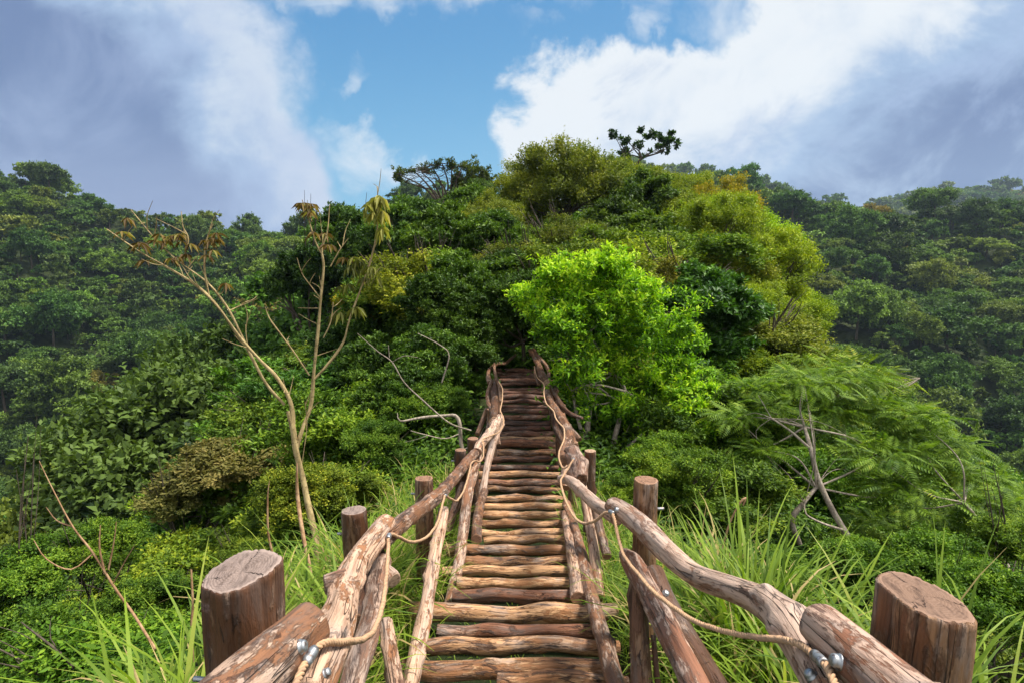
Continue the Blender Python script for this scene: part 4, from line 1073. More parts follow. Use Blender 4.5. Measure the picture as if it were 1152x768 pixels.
for (x, y, z, n) in [(148, 245, 4.8, 2), (160, 275, 4.7, 3), (175, 270, 4.8, 3), (188, 262, 4.85, 3), (205, 262, 4.9, 4), (212, 272, 4.9, 3), (232, 270, 4.8, 4), (240, 262, 4.8, 3), (245, 280, 4.8, 2), (205, 285, 4.9, 2),
                     (226, 285, 4.8, 2), (195, 290, 4.7, 3), (340, 228, 5.1, 5), (347, 238, 5.1, 3), (355, 262, 5.1, 3), (370, 275, 5.1, 3), (385, 290, 5.2, 3), (252, 318, 4.9, 1), (170, 290, 4.65, 2), (143, 262, 4.7, 2)]:
    palmate(lv, r_, P(x, y, z), max(1, n - 1), 0.115, 0.6, (0, 1))
link('reddish_leaves', lv.mesh('reddish_leaves', M_SAPL, sp0), sap)
lv = Leaves()
for (x, y, z, n) in [(424, 222, 5.2, 5), (424, 238, 5.2, 4), (416, 232, 5.2, 2), (428, 255, 5.2, 2)]:
    palmate(lv, r_, P(x, y, z), n, 0.17, 0.9, (0.4, 0.9))
for (x, y, z, n) in [(405, 290, 5.2, 4), (415, 300, 5.2, 4), (395, 300, 5.2, 3), (420, 310, 5.2, 3), (388, 320, 5.2, 3), (400, 345, 5.2, 3), (378, 350, 5.2, 3)]:
    palmate(lv, r_, P(x, y, z), n - 1, 0.14, 0.9, (0.0, 0.5))
link('green_leaves', lv.mesh('green_leaves', M_SAPG, sp0), sap)

# ---- small dry things by the left railing
dt = gz(P(150, 700, 3.0))
b = Bag()
for tr in [[(175, 730, 2.9, 0.012), (150, 690, 3.0, 0.011), (130, 662, 3.0, 0.011), (105, 622, 3.0, 0.01), (82, 592, 3.0, 0.007), (62, 555, 3.0, 0.005), (44, 518, 3.0, 0.003)],
           [(118, 645, 3.0, 0.008), (112, 615, 3.0, 0.006), (113, 590, 3.0, 0.003)], [(122, 640, 3.0, 0.006), (128, 610, 3.0, 0.004), (131, 586, 3.0, 0.002)], [(105, 622, 3, 0.006), (80, 640, 2.95, 0.005), (52, 628, 2.9, 0.004), (38, 607, 2.9, 0.002)],
           [(82, 592, 3, 0.005), (64, 585, 3, 0.004), (52, 570, 3, 0.002)], [(128, 655, 3, 0.005), (140, 632, 3, 0.004), (152, 612, 3, 0.002)]]:
    b.tube([(*P(x, y, z), r * 0.55 + 0.0006) for (x, y, z, r) in tr], 6, 0.03, 0.15)
link('dry_twig', b.mesh('dry_twig', M_DRY, dt), None, dt, 'twig', 'thin dry branching twig rising from the bushes beyond the thick cut post')
for i, (pts, lab) in enumerate([
    ([(350, 650, 3.9, 0.012), (341, 600, 4.0, 0.014), (335, 560, 4.1, 0.014), (334, 520, 4.1, 0.005)], 'dry brown stalk standing in the grass beside the sapling stem'),
    ([(310, 640, 4.2, 0.008), (302, 600, 4.2, 0.008), (301, 560, 4.2, 0.005), (303, 540, 4.2, 0.003)], 'thin dry stalk left of the thicker brown stalk by the sapling'),
    ([(216, 720, 2.6, 0.006), (217, 680, 2.6, 0.006), (215, 640, 2.6, 0.004)], 'short dry stalk just left of the thick cut post'),
    ([(806, 640, 4.2, 0.008), (814, 610, 4.2, 0.008), (822, 585, 4.2, 0.007), (832, 566, 4.2, 0.006), (838, 560, 4.2, 0.014), (836, 568, 4.2, 0.004)], 'tan seed stalk with a bent head in the grass on the right')]):
    o_ = gz(P(*pts[0][:3]))
    b = Bag(); full = [(o_[0], o_[1], o_[2], pts[0][3])] + [(*P(x, y, z), r) for (x, y, z, r) in pts]
    b.tube(full, 7, 0.03, 0.15, i); link('dry_stalk', b.mesh('dry_stalk', M_DRY, o_), None, o_, 'plant stalk', lab)

# ================================================================== SHRUBS ON THE FLANKS
# hand placed ones that show
for (kind, var, px, py, d, rp, colr, lab) in [
    ('rust', 0, 258, 532, 11.5, 72, (0.8, 0.95, 0.75), 'rusty brown topped bush on the left slope behind the sapling'),
    ('rust', 0, 205, 565, 11.0, 50, (0.9, 1.15, 0.9), 'smaller rust and green bush left of the rusty topped bush'),
    ('shrub', 0, 345, 560, 6.6, 52, (1.35, 1.15, 0.8), 'yellowish leafy shrub behind the sapling stem'),
    ('shrub', 1, 395, 560, 7.2, 40, (1.15, 1.05, 0.8), 'yellow green shrub right of the sapling stem'),
    ('shrub', 2, 268, 630, 8.5, 34, (1.0, 1.0, 0.8), 'green shrub between the thick cut post and the rusty bush'),
    ('shrub', 1, 715, 560, 6.8, 36, (0.95, 1.1, 0.75), 'green shrub behind the upright post of the right railing'),
    ('shrub', 2, 770, 545, 6.6, 52, (0.95, 1.1, 0.75), 'leafy shrub right of the right railing post'),
    ('shrub', 0, 742, 520, 8.0, 44, (1.0, 1.2, 0.75), 'light green shrub under the lime green tree'),
    ('shrub', 0, 800, 590, 6.8, 34, (0.7, 0.9, 0.7), 'dark green shrub behind the grass beyond the right railing'),
    ('shrub', 1, 875, 655, 5.6, 36, (0.75, 1.0, 0.75), 'shrub at the foot of the forked pale trunk'),
    ('shrub', 2, 960, 650, 4.9, 58, (0.8, 1.05, 0.75), 'shrub behind the thick leaning post on the right'),
    ('shrub', 0, 1060, 655, 4.8, 66, (0.85, 1.1, 0.75), 'shrub above the thick leaning post at the right edge'),
    ('shrub', 1, 1130, 690, 3.8, 70, (0.8, 1.05, 0.75), 'shrub at the lower right corner beside the thick leaning post'),
    ('shrub', 2, 1135, 620, 6.0, 52, (0.95, 1.1, 0.75), 'shrub at the right edge under the feathery branches'),
    ('shrub', 0, 60, 735, 7.5, 74, (0.7, 0.9, 0.7), 'big leafy shrub filling the lower left corner'),
    ('shrub', 1, 165, 690, 7.2, 56, (0.75, 0.92, 0.7), 'leafy shrub left of the thick cut post'),
    ('shrub', 2, 20, 655, 11, 60, (0.75, 1.0, 0.75), 'dark shrub at the left edge above the lower left corner'),
    ('shrub', 1, 110, 620, 12.5, 48, (0.85, 1.05, 0.75), 'green shrub behind the dry branching twig'),
    ]:
    T('shrub', kind, var, px, py, d, rp, lab, cat='shrub', color=colr, hz=0.62 if kind == 'rust' else 0.8)

taken = []
def los(x, y, z, margin=1.0):
    """True where the ground does not hide the point from the camera"""
    p = np.stack([x, y, z], 1); vis = np.ones(len(p), bool)
    for f in np.linspace(0.02, 0.97, 60):
        q_ = p * f
        vis &= (q_[:, 2] > ground(q_[:, 0], q_[:, 1]) + np.where(np.linalg.norm(q_, axis=1) > 20, margin, -0.6))
    return vis

def below_line(px_, py_):
    """near trees stay under the line above which the far hillsides and the knoll are seen"""
    return py_ > np.interp(px_, [-100, 0, 330, 400, 440, 560, 600, 770, 860, 920, 1000, 1152, 1300], [430, 420, 310, 268, 252, 218, 232, 238, 335, 410, 470, 560, 600])
# shrubs and small trees closer than 32 m on both flanks
cand = []
for y in np.arange(1.5, 62, 1.25):
    for x in np.arange(-34, 34, 1.25):
        cand.append((x + rng.uniform(-0.5, 0.5), y + rng.uniform(-0.5, 0.5)))
cand = np.array(cand)
t = np.abs(cand[:, 0] - crest_x(cand[:, 1])) - crest_w(cand[:, 1])
near = np.hypot(cand[:, 0], cand[:, 1])
ok = (near > 3.0) & ((t > 0.95) | (cand[:, 1] > 14.6)) & ((cand[:, 1] < 33) | (t < 5)) & (cand[:, 1] < 50)
cand, t = cand[ok], t[ok]
z = ground(cand[:, 0], cand[:, 1])
px, py, dd = project(np.column_stack([cand, z + 1.0]))
ok = (dd > 2.5) & (px > -90) & (px < 1240) & (py < 880)
cand, t, z, px, py, dd = cand[ok], t[ok], z[ok], px[ok], py[ok], dd[ok]
vis = los(cand[:, 0], cand[:, 1], z + 1.3, 0.3)
tx, ty, _ = project(np.column_stack([cand, z + np.minimum(0.85 + 0.085 * dd, 3.2)]))
vis &= below_line(tx, ty)
vis &= ~((px > 850) & (px < 1010) & (ty > 440) & (ty < 620) & (dd < 7.6))
vis &= ~((px > 150) & (px < 340) & (ty > 440) & (ty < 610) & (dd < 11.5))
cand, t, z, px, py, dd = cand[vis], t[vis], z[vis], px[vis], py[vis], dd[vis]
order = rng.permutation(len(cand))
kept = []; BUSH = []
TONES = [('dark green', (0.7, 0.9, 0.75)), ('mid green', (0.9, 1.1, 0.75)), ('yellow green', (1.15, 1.2, 0.75)), ('olive', (0.95, 0.9, 0.75))]
for i in order:
    x, y = cand[i]
    sep = min(0.85 + 0.085 * dd[i], 2.5 if (t[i] < 5 and y > 14.6) else 3.6)
    if any((x - a) ** 2 + (y - b_) ** 2 < (0.5 * (sep + s_)) ** 2 for a, b_, s_ in kept): continue
    kept.append((x, y, sep))
    r = sep * rng.uniform(0.72, 1.0)
    # crowns must not cover the stairs, the railings or the lime tree
    if t[i] - r < 0.35 and y < 14.5: r = max(0.35, t[i] - 0.35)
    ti = rng.choice(4, p=[0.35, 0.4, 0.15, 0.1]) if x < crest_x(y) or y < 18 else rng.choice(4, p=[0.1, 0.2, 0.5, 0.2])
    sd = 'left' if x < crest_x(y) else 'right'
    lower = 'beside the ridge' if dd[i] < 12 else 'further down the flank'
    lab = ''
    kind, var = (('shrub', rng.integers(3)) if rng.random() < 0.62 else ('broad', rng.integers(3)))
    if t[i] < 5 and y > 14.6 and rng.random() < 0.6: kind = 'airy'
    if dd[i] < 9: kind = 'shrub'; r = min(r, 0.95)
    crown, trunk = PROTO[(kind, int(var))]
    root = thing('bush', (x, y, z[i]), 'bush', 'bush', 'leafy bushes covering the ridge'); BUSH.append((root, TONES[ti][0], px[i], py[i]))
    root.rotation_euler.z = rng.uniform(0, 6.28)
    hz = rng.uniform(0.6, 0.85)
    c = link('crown', crown, root); c.scale = (r, r, r * hz); c.location = (0, 0, -0.35 * r + rng.uniform(0, 0.25) * r); c.color = (*[v * rng.uniform(0.9, 1.1) for v in TONES[ti][1]], 1)
    tr = link('trunk', trunk, root); tr.scale = (r, r, r * 0.75)
print('flank bushes', len(kept))
# each bush is told apart by its colour, the landmark it stands next to and the side and rank there
MARKS = [(375, 560, 'the sapling stem'), (272, 660, 'the thick cut post'), (90, 600, 'the dry branching twig'), (250, 535, 'the rusty topped bush'), (470, 480, 'the bleached bare branches'),
         (680, 390, 'the lime green tree'), (940, 560, 'the forked pale trunk'), (1040, 690, 'the thick leaning post'), (727, 560, 'the upright railing post'), (640, 250, 'the dark limbed olive tree'),
         (858, 330, 'the bright yellow green tree'), (500, 210, 'the half bare skyline tree'), (588, 410, 'the top of the stairway'), (1070, 520, 'the feathery crown'), (345, 320, 'the upright sapling top'), (780, 240, 'the silhouette tree')]
ORD = ['nearest', 'second nearest', 'third nearest', 'fourth nearest', 'fifth nearest', 'sixth nearest', 'seventh nearest', 'eighth nearest', 'ninth nearest', 'tenth nearest']
seen_ = {}
for (o_, tone, bx_, by_) in BUSH:
    q_ = min(MARKS, key=lambda m_: math.hypot(m_[0] - bx_, m_[1] - by_))
    ddx, ddy = bx_ - q_[0], by_ - q_[1]
    rel = ('right of' if ddx > 0 else 'left of') if abs(ddx) > abs(ddy) else ('below' if ddy > 0 else 'above')
    seen_.setdefault((tone, rel, q_[2]), []).append((math.hypot(ddx, ddy), o_))
for (tone, rel, nm), its in seen_.items():
    for k, (_, o_) in enumerate(sorted(its, key=lambda a: a[0])):
        if len(its) == 1: o_['label'] = f'the only {tone} bush growing {rel} {nm}'
        else: o_['label'] = f'{tone} bush {rel} {nm}, {ORD[min(k, 9)]} of its colour'


# ================================================================== FOREST ON THE MOUNTAINSIDES
cand = []
for y in np.arange(14, 345, 4.6):
    for x in np.arange(-380, 330, 4.6):
        cand.append((x + rng.uniform(-1.8, 1.8), y + rng.uniform(-1.8, 1.8)))
for y in np.arange(350, 860, 11):
    for x in np.arange(-60, 1000, 11):
        cand.append((x + rng.uniform(-5, 5), y + rng.uniform(-5, 5)))
cand = np.array(cand)
px, py, dd = project(np.column_stack([cand, ground(cand[:, 0], cand[:, 1]) + 5]))
ok = (dd > 14) & (px > -70) & (px < 1225) & (np.hypot(cand[:, 0], cand[:, 1]) > 31)
cand, dd = cand[ok], dd[ok]
t = np.abs(cand[:, 0] - crest_x(cand[:, 1])) - crest_w(cand[:, 1])
ok = ~((t < 3) & (cand[:, 1] < 62))
cand, dd = cand[ok], dd[ok]
z = ground(cand[:, 0], cand[:, 1])
vis = los(cand[:, 0], cand[:, 1], z + 8.5, 1.5)
tx, ty, _ = project(np.column_stack([cand, z + 6.5]))
vis &= below_line(tx, ty) | (dd > 85)
cand, dd, z = cand[vis], dd[vis], z[vis]
order = rng.permutation(len(cand))
cell, acc = {}, []
for i in order:
    x, y = cand[i]
    sep = 4.2 if dd[i] < 60 else (5.2 if dd[i] < 300 else 10.5)
    sep *= rng.choice([0.62, 0.85, 1.05, 1.4]) * rng.uniform(0.9, 1.15)
    kx, ky = int(x // 14), int(y // 14)
    if any((x - a) ** 2 + (y - b_) ** 2 < (0.5 * (sep + s_)) ** 2 for u_ in (-1, 0, 1) for v_ in (-1, 0, 1) for a, b_, s_ in cell.get((kx + u_, ky + v_), ())): continue
    cell.setdefault((kx, ky), []).append((x, y, sep)); acc.append((i, sep))
acc.sort(key=lambda a: -a[1] / dd[a[0]])
print('forest trees', len(acc))
HT = [('dark green', (0.6, 0.72, 0.75)), ('deep green', (0.85, 0.95, 0.9)), ('mid green', (1.15, 1.15, 0.9)), ('light olive', (1.65, 1.5, 1.3)), ('brownish', (1.7, 1.1, 1.0))]
SH = ['rounded', 'flat topped', 'tall domed', 'many lobed', 'loose']
rest_v, rest_l, rest_z, rest_t, rest_c, rest_m, nvr = [], [], [], [], [], [], 0
INDIV = 300
for n, (i, sep) in enumerate(acc):
    x, y = cand[i]; d_ = dd[i]
    side = 'left' if x < crest_x(min(y, 130)) else 'right'
    low_dark = rng.random()
    ti = int(rng.choice(5, p=[0.3, 0.31, 0.24, 0.125, 0.025]))
    col_ = [v * rng.uniform(0.85, 1.15) for v in HT[ti][1]]
    r = sep * rng.uniform(0.78, 1.05)
    hz = rng.uniform(0.8, 1.35)
    if n < INDIV:
        var = int(rng.integers(5))
        ux, uy, _ = project((x, y, z[i] + r)); f_ = uy
        sky_ = float(np.interp(ux, [0, 100, 200, 330, 450, 700, 770, 850, 1060, 1152], [180, 205, 222, 240, 230, 180, 190, 215, 208, 235]))
        where = ['on the skyline', 'just under the skyline', 'high on the slope', 'halfway down the slope', 'low on the slope', 'near the valley bottom'][int(np.clip((uy - sky_ + 12) // 45, 0, 5))]
        where2 = ('beyond the dry twig' if ux < 130 else 'behind the leaning sapling stem' if ux < 260 else 'behind the upright sapling stem' if ux < 460 else 'behind the knoll' if ux < 800 else
                  'beside the knoll' if ux < 900 else 'above the feathery tree' if ux < 1020 else 'beyond the thick leaning post')
        size_ = 'small' if r < 3.2 else ('mid sized' if r < 4.9 else 'large')
        o = link('forest_tree', (F_FINE if d_ < 110 else F_MID)[var])
        o.location = (x, y, z[i] - r * 0.25); o.scale = (r, r, r * hz); o.rotation_euler.z = rng.uniform(0, 6.28)
        o.color = (*col_, 1)
        tag(o, f'{size_} {HT[ti][0]} {SH[var]} tree {where} {where2}', 'tree', f'{size_} {HT[ti][0]} {SH[var]} trees {where} {where2}')
    else:
        a = F_LOW[int(rng.integers(4))]
        th = rng.uniform(0, 6.28); ct, st_ = math.cos(th), math.sin(th)
        v = a[0] * np.array([r, r, r * hz])
        v = np.stack([v[:, 0] * ct - v[:, 1] * st_ + x, v[:, 0] * st_ + v[:, 1] * ct + y, v[:, 2] + z[i] - r * 0.25], 1)
        rest_v.append(v); rest_l.append(a[1] + nvr); rest_z.append(a[2]); rest_t.append(a[3]); rest_m.append(a[4])
        rest_c.append(np.tile([*col_, 1], (len(v), 1))); nvr += len(v)
F_TINY = [forest_proto(k, 460 + k, 130, 3, 0.3, 0.2, 0.9, 12) for k in range(3)]
nt_ = 0
for i in rng.permutation(len(cand)):
    if dd[i] < 75 or dd[i] > 320: continue
    x, y = cand[i]; kx, ky = int(x // 14), int(y // 14)
    near_ = [(x - a) ** 2 + (y - b_) ** 2 - (0.40 * (2.6 + s_)) ** 2 for u_ in (-1, 0, 1) for v_ in (-1, 0, 1) for a, b_, s_ in cell.get((kx + u_, ky + v_), ())]
    if near_ and min(near_) < 0: continue
    cell.setdefault((kx, ky), []).append((x, y, 2.6)); nt_ += 1
    a = F_TINY[int(rng.integers(3))]; r = rng.uniform(2.0, 3.0); col_ = [v * rng.uniform(0.8, 1.1) for v in HT[int(rng.integers(3))][1]]
    v = a[0] * np.array([r, r, r * 1.1]) + np.array([x, y, z[i] - r * 0.35])
    rest_v.append(v); rest_l.append(a[1] + nvr); rest_z.append(a[2]); rest_t.append(a[3]); rest_m.append(a[4])
    rest_c.append(np.tile([*col_, 1], (len(v), 1))); nvr += len(v)
print('young trees', nt_)
me = mesh_np('distant_forest', np.vstack(rest_v), np.concatenate(rest_l), np.concatenate(rest_z), [M_FARF, M_BARK], np.concatenate(rest_m),
             {'tint': ('FLOAT', np.concatenate(rest_t)), 'treecol': ('FLOAT_COLOR', np.vstack(rest_c))})
tag(link('distant_forest', me), 'dense far forest covering the upper mountainsides', 'forest', kind='stuff')

# low leafy ground cover hiding the soil of the ridge
r_ = np.random.default_rng(98)
n = 30000
gy_ = np.where(r_.random(n) < 0.5, r_.uniform(6.5, 17, n), r_.uniform(2.0, 50, n)); sd_ = np.where(r_.random(n) < 0.5, -1, 1)
gx_ = crest_x(gy_) + sd_ * (r_.uniform(0.0, 1.0, n) ** 1.3 * np.where(gy_ < 17, 7, 11) + np.where(gy_ < 13, 1.0, 0.0))
p = np.stack([gx_, gy_, ground(gx_, gy_)], 1)
lv = Leaves()
for k in range(6):
    sz = 0.07 + 0.0055 * gy_
    b_ = p + r_.normal(size=(n, 3)) * (np.array([2.2, 2.2, 0.6]) * sz[:, None]) + np.array([0, 0, 1.0]) * sz[:, None]
    lv.add(b_, unit(r_.normal(size=(n, 3)) * np.array([1, 1, 0.5]) + np.array([0, -0.2, 0.1])), unit(np.array([0, -0.2, 1.0]) + r_.normal(size=(n, 3)) * 0.4), sz * r_.uniform(0.7, 1.4, n), sz * 0.45, r_.random(n) * 0.8)
gc = link('undergrowth', lv.mesh('undergrowth', M_SHRUB)); gc.color = (0.8, 1.0, 0.75, 1)
tag(gc, 'low leafy undergrowth spread over the ridge', 'undergrowth', kind='stuff')

# ================================================================== GRASS
r_ = np.random.default_rng(99)
def blades(n_cl, areas, per, Lr, wid, tr, tufts=()):
    cx, cy, LL = [], [], []
    for (x0, x1, y0, y1, w_) in areas:
        k = int(n_cl * w_)
        cx.append(r_.uniform(x0, x1, k)); cy.append(r_.uniform(y0, y1, k)); LL.append(r_.uniform(*Lr, k))
    cx, cy, LL = map(np.concatenate, (cx, cy, LL))
    n = len(cx) * per
    bx = np.repeat(cx, per) + r_.normal(size=n) * 0.06; by = np.repeat(cy, per) + r_.normal(size=n) * 0.06
    L = np.repeat(LL, per) * r_.uniform(0.55, 1.15, n)
    an = r_.uniform(0, 6.28, n); lean = r_.uniform(0.1, 0.6, n); curl = r_.uniform(0.6, 2.6, n)
    W = wid * r_.uniform(0.6, 1.4, n)
    tint = np.clip(np.repeat(r_.random(len(cx)), per) * 0.45 + r_.random(n) * 0.42, 0, 0.85)
    tint = np.where(r_.random(n) < tr, r_.uniform(0.9, 1.0, n), tint)
    return bx, by, L, an, lean, curl, W, tint

def build_blades(bx, by, L, an, lean, curl, W, tint, seg=7):
    n = len(bx)
    p = np.stack([bx, by, ground(bx, by) - 0.03], 1)
    h = np.stack([np.cos(an), np.sin(an), np.zeros(n)], 1); s = np.stack([-np.sin(an), np.cos(an), np.zeros(n)], 1)
    tw_ = r_.uniform(-0.8, 0.8, n)
    V_, th = [], lean.copy()
    for k in range(seg + 1):
        f = k / seg
        w_ = W * (1 - f ** 2.2) * min(1, 0.55 + f * 2) * 0.5 + 0.0006
        up = h * (-np.sin(0))  # flat ribbon
        sv = s * np.cos(tw_ * f)[:, None] + np.array([0, 0, 1]) * np.sin(tw_ * f)[:, None] * 0.5
        V_.append(p - sv * w_[:, None]); V_.append(p + sv * w_[:, None])
        p = p + (h * np.sin(th)[:, None] + np.array([0, 0, 1.0]) * np.cos(th)[:, None]) * (L / seg)[:, None]
        th = np.minimum(th + curl / seg * (0.5 + f), 2.7)
    V_ = np.stack(V_, 1)
    i = np.arange(n)[:, None] * (2 * seg + 2)
    Lp = np.concatenate([i + np.array([[2 * k, 2 * k + 1, 2 * k + 3, 2 * k + 2]]) for k in range(seg)], 1).reshape(-1)
    return V_.reshape(-1, 3), Lp, np.full(n * seg, 4), np.repeat(tint, 2 * seg + 2)
sets = [
    blades(560, [(-1.35, -0.66, 2.0, 6.2, 0.26), (-1.5, -0.8, 6.2, 8.2, 0.1), (0.78, 1.5, 2.2, 6.2, 0.26), (0.95, 1.4, 6.2, 7.6, 0.04)], 18, (0.25, 0.65), 0.012, 0.2),
    blades(60, [(-1.6, -1.0, 1.7, 2.6, 0.35), (1.15, 1.8, 2.0, 3.0, 0.42), (1.0, 1.7, 3.0, 4.2, 0.4), (-1.5, -0.9, 3.0, 4.5, 0.5)], 28, (0.55, 1.0), 0.018, 0.14),
    blades(40, [(1.25, 1.6, 2.7, 3.1, 0.25), (-1.35, -1.05, 1.8, 2.2, 0.15), (1.65, 2.0, 2.0, 2.4, 0.1)], 34, (0.95, 1.3), 0.022, 0.05),
    blades(200, [(-0.5, 0.5, 2.6, 7.0, 0.5)], 6, (0.06, 0.15), 0.006, 0.1),
    blades(150, [(-0.85, -0.58, 2.4, 7.0, 0.5), (0.66, 0.9, 2.6, 7.0, 0.5)], 20, (0.2, 0.45), 0.008, 0.08),
]
V_, L_, S_, T_, n = [], [], [], [], 0
for s_ in sets:
    v, l, z_, t_ = build_blades(*s_)
    V_.append(v); L_.append(l + n); S_.append(z_); T_.append(t_); n += len(v)
me = mesh_np('grass', np.vstack(V_), np.concatenate(L_), np.concatenate(S_), [M_GRASS], None, {'tint': ('FLOAT', np.concatenate(T_))})
tag(link('grass', me), 'long bright green grass blades growing on both sides of the stairs', 'grass', kind='stuff')

# ================================================================== SKY, SUN, AIR
SUN_EL, SUN_AZ = R(62), R(78)          # azimuth clockwise from straight ahead (+Y): behind and to the right
w = bpy.data.worlds.new('World'); sc.world = w; w.use_nodes = True
nt = w.node_tree; nt.nodes.clear()
wo = nt.nodes.new('ShaderNodeOutputWorld'); bg = nt.nodes.new('ShaderNodeBackground'); nt.links.new(bg.outputs[0], wo.inputs[0])
sky = nt.nodes.new('ShaderNodeTexSky'); sky.sky_type = 'NISHITA'; sky.sun_disc = False
sky.sun_elevation = SUN_EL; sky.sun_rotation = SUN_AZ; sky.altitude = 300; sky.air_density = 1.3; sky.dust_density = 1.0; sky.ozone_density = 2.0
STR = 0.1
EXPO = 1.12
bg.inputs['Strength'].default_value = STR
tc = nt.nodes.new('ShaderNodeTexCoord')
sx = nt.nodes.new('ShaderNodeSeparateXYZ'); nt.links.new(tc.outputs['Generated'], sx.inputs[0])
dx, dy, dz_ = V(nt, sx.outputs[0]), V(nt, sx.outputs[1]), V(nt, sx.outputs[2])
yy_ = dy.max(0.12)
U, W_ = dx / yy_, dz_ / yy_             # direction across and up
cb = nt.nodes.new('ShaderNodeCombineXYZ'); nt.links.new(U.s, cb.inputs[0]); nt.links.new(W_.s, cb.inputs[1])
n1 = noise(nt, cb.outputs[0], 3.4, 10, 0.6, 0.2)
n2 = noise(nt, vscale(nt, cb.outputs[0], (1, 1, 1), (7, 3, 2)), 3.4, 10, 0.6, 0.2)
n3 = noise(nt, vscale(nt, cb.outputs[0], (1, 1.4, 1), (1, 9, 5)), 5.0, 8, 0.6, 0.4)
n4 = noise(nt, vscale(nt, cb.outputs[0], (1, 1, 1), (4, 4, 1)), 1.4, 5, 0.5, 0.2)
rot_ = nt.nodes.new('ShaderNodeVectorRotate'); rot_.rotation_type = 'Z_AXIS'; rot_.inputs['Angle'].default_value = R(-38); nt.links.new(cb.outputs[0], rot_.inputs['Vector'])
n5 = noise(nt, vscale(nt, rot_.outputs[0], (2.8, 4.2, 1), (3, 2, 8)), 1.0, 9, 0.6, 0.6)
n6 = noise(nt, vscale(nt, rot_.outputs[0], (4.0, 7.0, 1), (8, 1, 3)), 1.0, 9, 0.62, 0.5)
# the clouds are laid out in a 1152-wide angular scale: X across, Y down from the zenith side
X = U * 620.0 + 576.0 + (n1 - 0.5) * 260.0
Y = 305.0 - W_ * 640.0 + (n2 - 0.5) * 260.0
nearX = U * 620.0 + 576.0; nearY = 305.0 - W_ * 640.0
# left bank: everything left of a slanting edge
eL = X * -1.0 + Y * 0.55 + 298.0
mL = eL.ramp(-16.0, 40.0)
shL = (eL + (n4 - 0.5) * 160 + (n3 - 0.5) * 190).ramp(20.0, 210.0)            # 0 = lit white edge, 1 = grey blue body
# right bank: cumulus heads rising to the upper right
eR1 = Y + X * 0.47 - 388.0
eR2 = X - 556.0
eR = eR1.min(eR2)
mR = eR.ramp(-6.0, 20.0)
shR = ((nearX - 800.0) * 0.55 + (nearY - 120.0) * 1.1 + (n4 - 0.5) * 200.0 + (n3 - 0.5) * 230.0).ramp(-30.0, 170.0)
# wisps
def wisp(x, y, rx, ry, a):
    q_ = ((X - x) * (X - x) / (rx * rx) + (Y - y) * (Y - y) / (ry * ry))
    return q_.ramp(1.0, 0.0) * a
ws = wisp(520, 14, 150, 44, 0.95).max(wisp(350, 2, 90, 34, 0.85)).max(wisp(697, 22, 22, 40, 0.65)).max(wisp(404, 110, 22, 20, 0.55)).max(wisp(440, 178, 50, 34, 0.75)).max(wisp(770, 10, 60, 40, 0.7))
ws = ws.max(wisp(560, 28, 90, 30, 0.5)).max(wisp(610, 70, 26, 16, 0.3)) * (n3.ramp(0.36, 0.62))
hz_ = nearY.ramp(120.0, 260.0) * 0.35
K_ = 1.0 / (STR * 2 ** EXPO)          # display-linear sky values -> radiance
def sk(r, g, b_): return (r * K_, g * K_, b_ * K_)
white, grey, mid_ = sk(0.86, 0.9, 0.94), sk(0.155, 0.235, 0.44), sk(0.38, 0.52, 0.74)
blue = cmix(nt, nearY.ramp(0.0, 260.0), sk(0.04, 0.26, 0.56), sk(0.11, 0.42, 0.69))
skyc = cmix(nt, 0.85, sky.outputs[0], blue)
c = cmix(nt, ws, skyc, white)
cl = cmix(nt, shL.ramp(0.0, 0.5), sk(0.7, 0.78, 0.88), mid_); cl = cmix(nt, shL.ramp(0.35, 1.0), cl, grey)
cl = cmix(nt, nearY.ramp(120.0, 240.0) * 0.35, cl, sk(0.45, 0.52, 0.74))
cl = cmix(nt, n5.ramp(0.4, 0.7) * 0.5, cl, sk(0.42, 0.53, 0.77))
c = cmix(nt, mL, c, cl)
cr_ = cmix(nt, shR.ramp(0.0, 0.5), white, mid_); cr_ = cmix(nt, shR.ramp(0.4, 1.0), cr_, sk(0.155, 0.23, 0.43))
cr_ = cmix(nt, n5.ramp(0.45, 0.66) * (eR.ramp(20.0, 110.0)) * 0.75, cr_, sk(0.47, 0.6, 0.8))
cr_ = cmix(nt, n6.ramp(0.52, 0.68) * (eR.ramp(10.0, 60.0)) * 0.6, cr_, sk(0.4, 0.52, 0.76))
c = cmix(nt, mR, c, cr_)
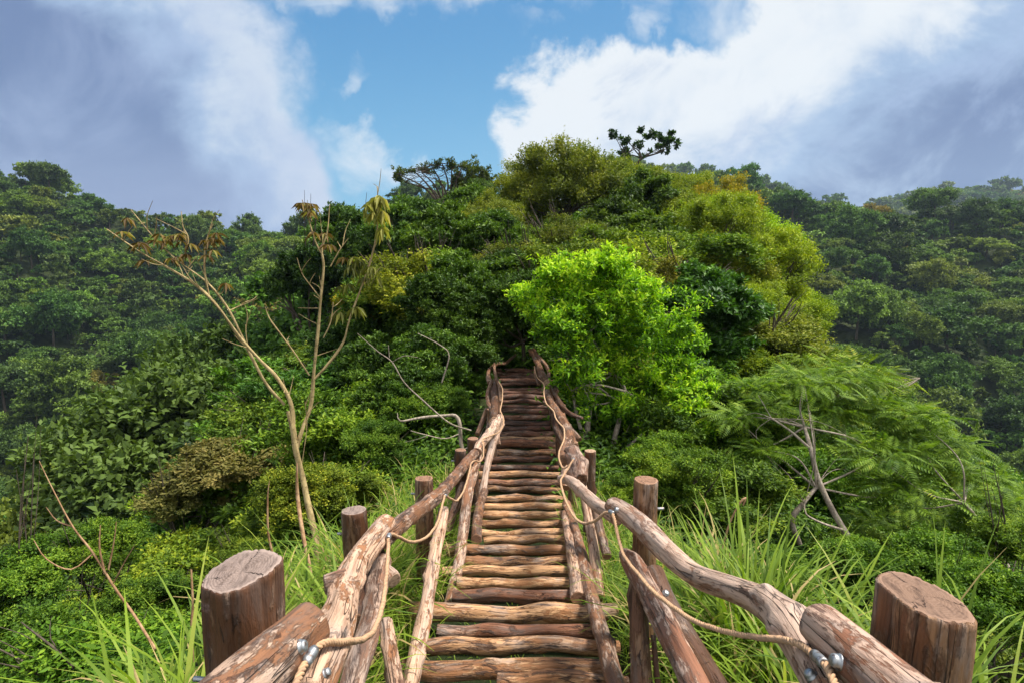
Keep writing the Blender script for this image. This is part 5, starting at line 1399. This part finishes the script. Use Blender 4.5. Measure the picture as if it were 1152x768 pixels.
# behind the viewer: even unseen sky, brightened to fill surfaces facing the camera
c = cmix(nt, dy.ramp(0.14, 0.0), c, sk(1.15, 1.2, 1.25))
nt.links.new(c, bg.inputs['Color'])

sun = bpy.data.lights.new('sun', 'SUN'); sun.energy = 3.9; sun.angle = R(14.0); sun.color = (1.0, 0.95, 0.86)
so = bpy.data.objects.new('sun', sun); COL.objects.link(so)
dirv = Vector((math.sin(SUN_AZ) * math.cos(SUN_EL), math.cos(SUN_AZ) * math.cos(SUN_EL), math.sin(SUN_EL)))
so.rotation_euler = (-dirv).to_track_quat('-Z', 'Y').to_euler()
so.location = dirv * 50

HAZE = 0.00015
if HAZE:
    x0, x1, y0, y1, z0, z1 = -1520, 1520, -1520, 1530, -52, 260
    v = np.array([(x0, y0, z0), (x1, y0, z0), (x1, y1, z0), (x0, y1, z0), (x0, y0, z1), (x1, y0, z1), (x1, y1, z1), (x0, y1, z1)], float)
    l = np.array([0, 3, 2, 1, 4, 5, 6, 7, 0, 1, 5, 4, 1, 2, 6, 5, 2, 3, 7, 6, 3, 0, 4, 7])
    m, nt, out = mat('air_haze')
    pv = nt.nodes.new('ShaderNodeVolumePrincipled'); pv.inputs['Color'].default_value = (0.62, 0.78, 0.95, 1); pv.inputs['Density'].default_value = HAZE; pv.inputs['Anisotropy'].default_value = 0.2
    nt.links.new(pv.outputs[0], out.inputs['Volume'])
    tag(link('haze', mesh_np('haze', v, l, np.full(6, 4), [m], smooth=False)), 'thin blue air between the ridges', 'haze', kind='stuff')

# ================================================================== RENDER
sc.view_settings.view_transform = 'Standard'; sc.view_settings.look = 'None'
sc.view_settings.exposure = EXPO; sc.view_settings.gamma = 1.0
sc.render.engine = 'CYCLES'
sc.cycles.max_bounces = 6; sc.cycles.diffuse_bounces = 3; sc.cycles.glossy_bounces = 2; sc.cycles.transmission_bounces = 3; sc.cycles.volume_bounces = 0
sc.cycles.use_denoising = True
sc.cycles.use_adaptive_sampling = True; sc.cycles.adaptive_threshold = 0.02
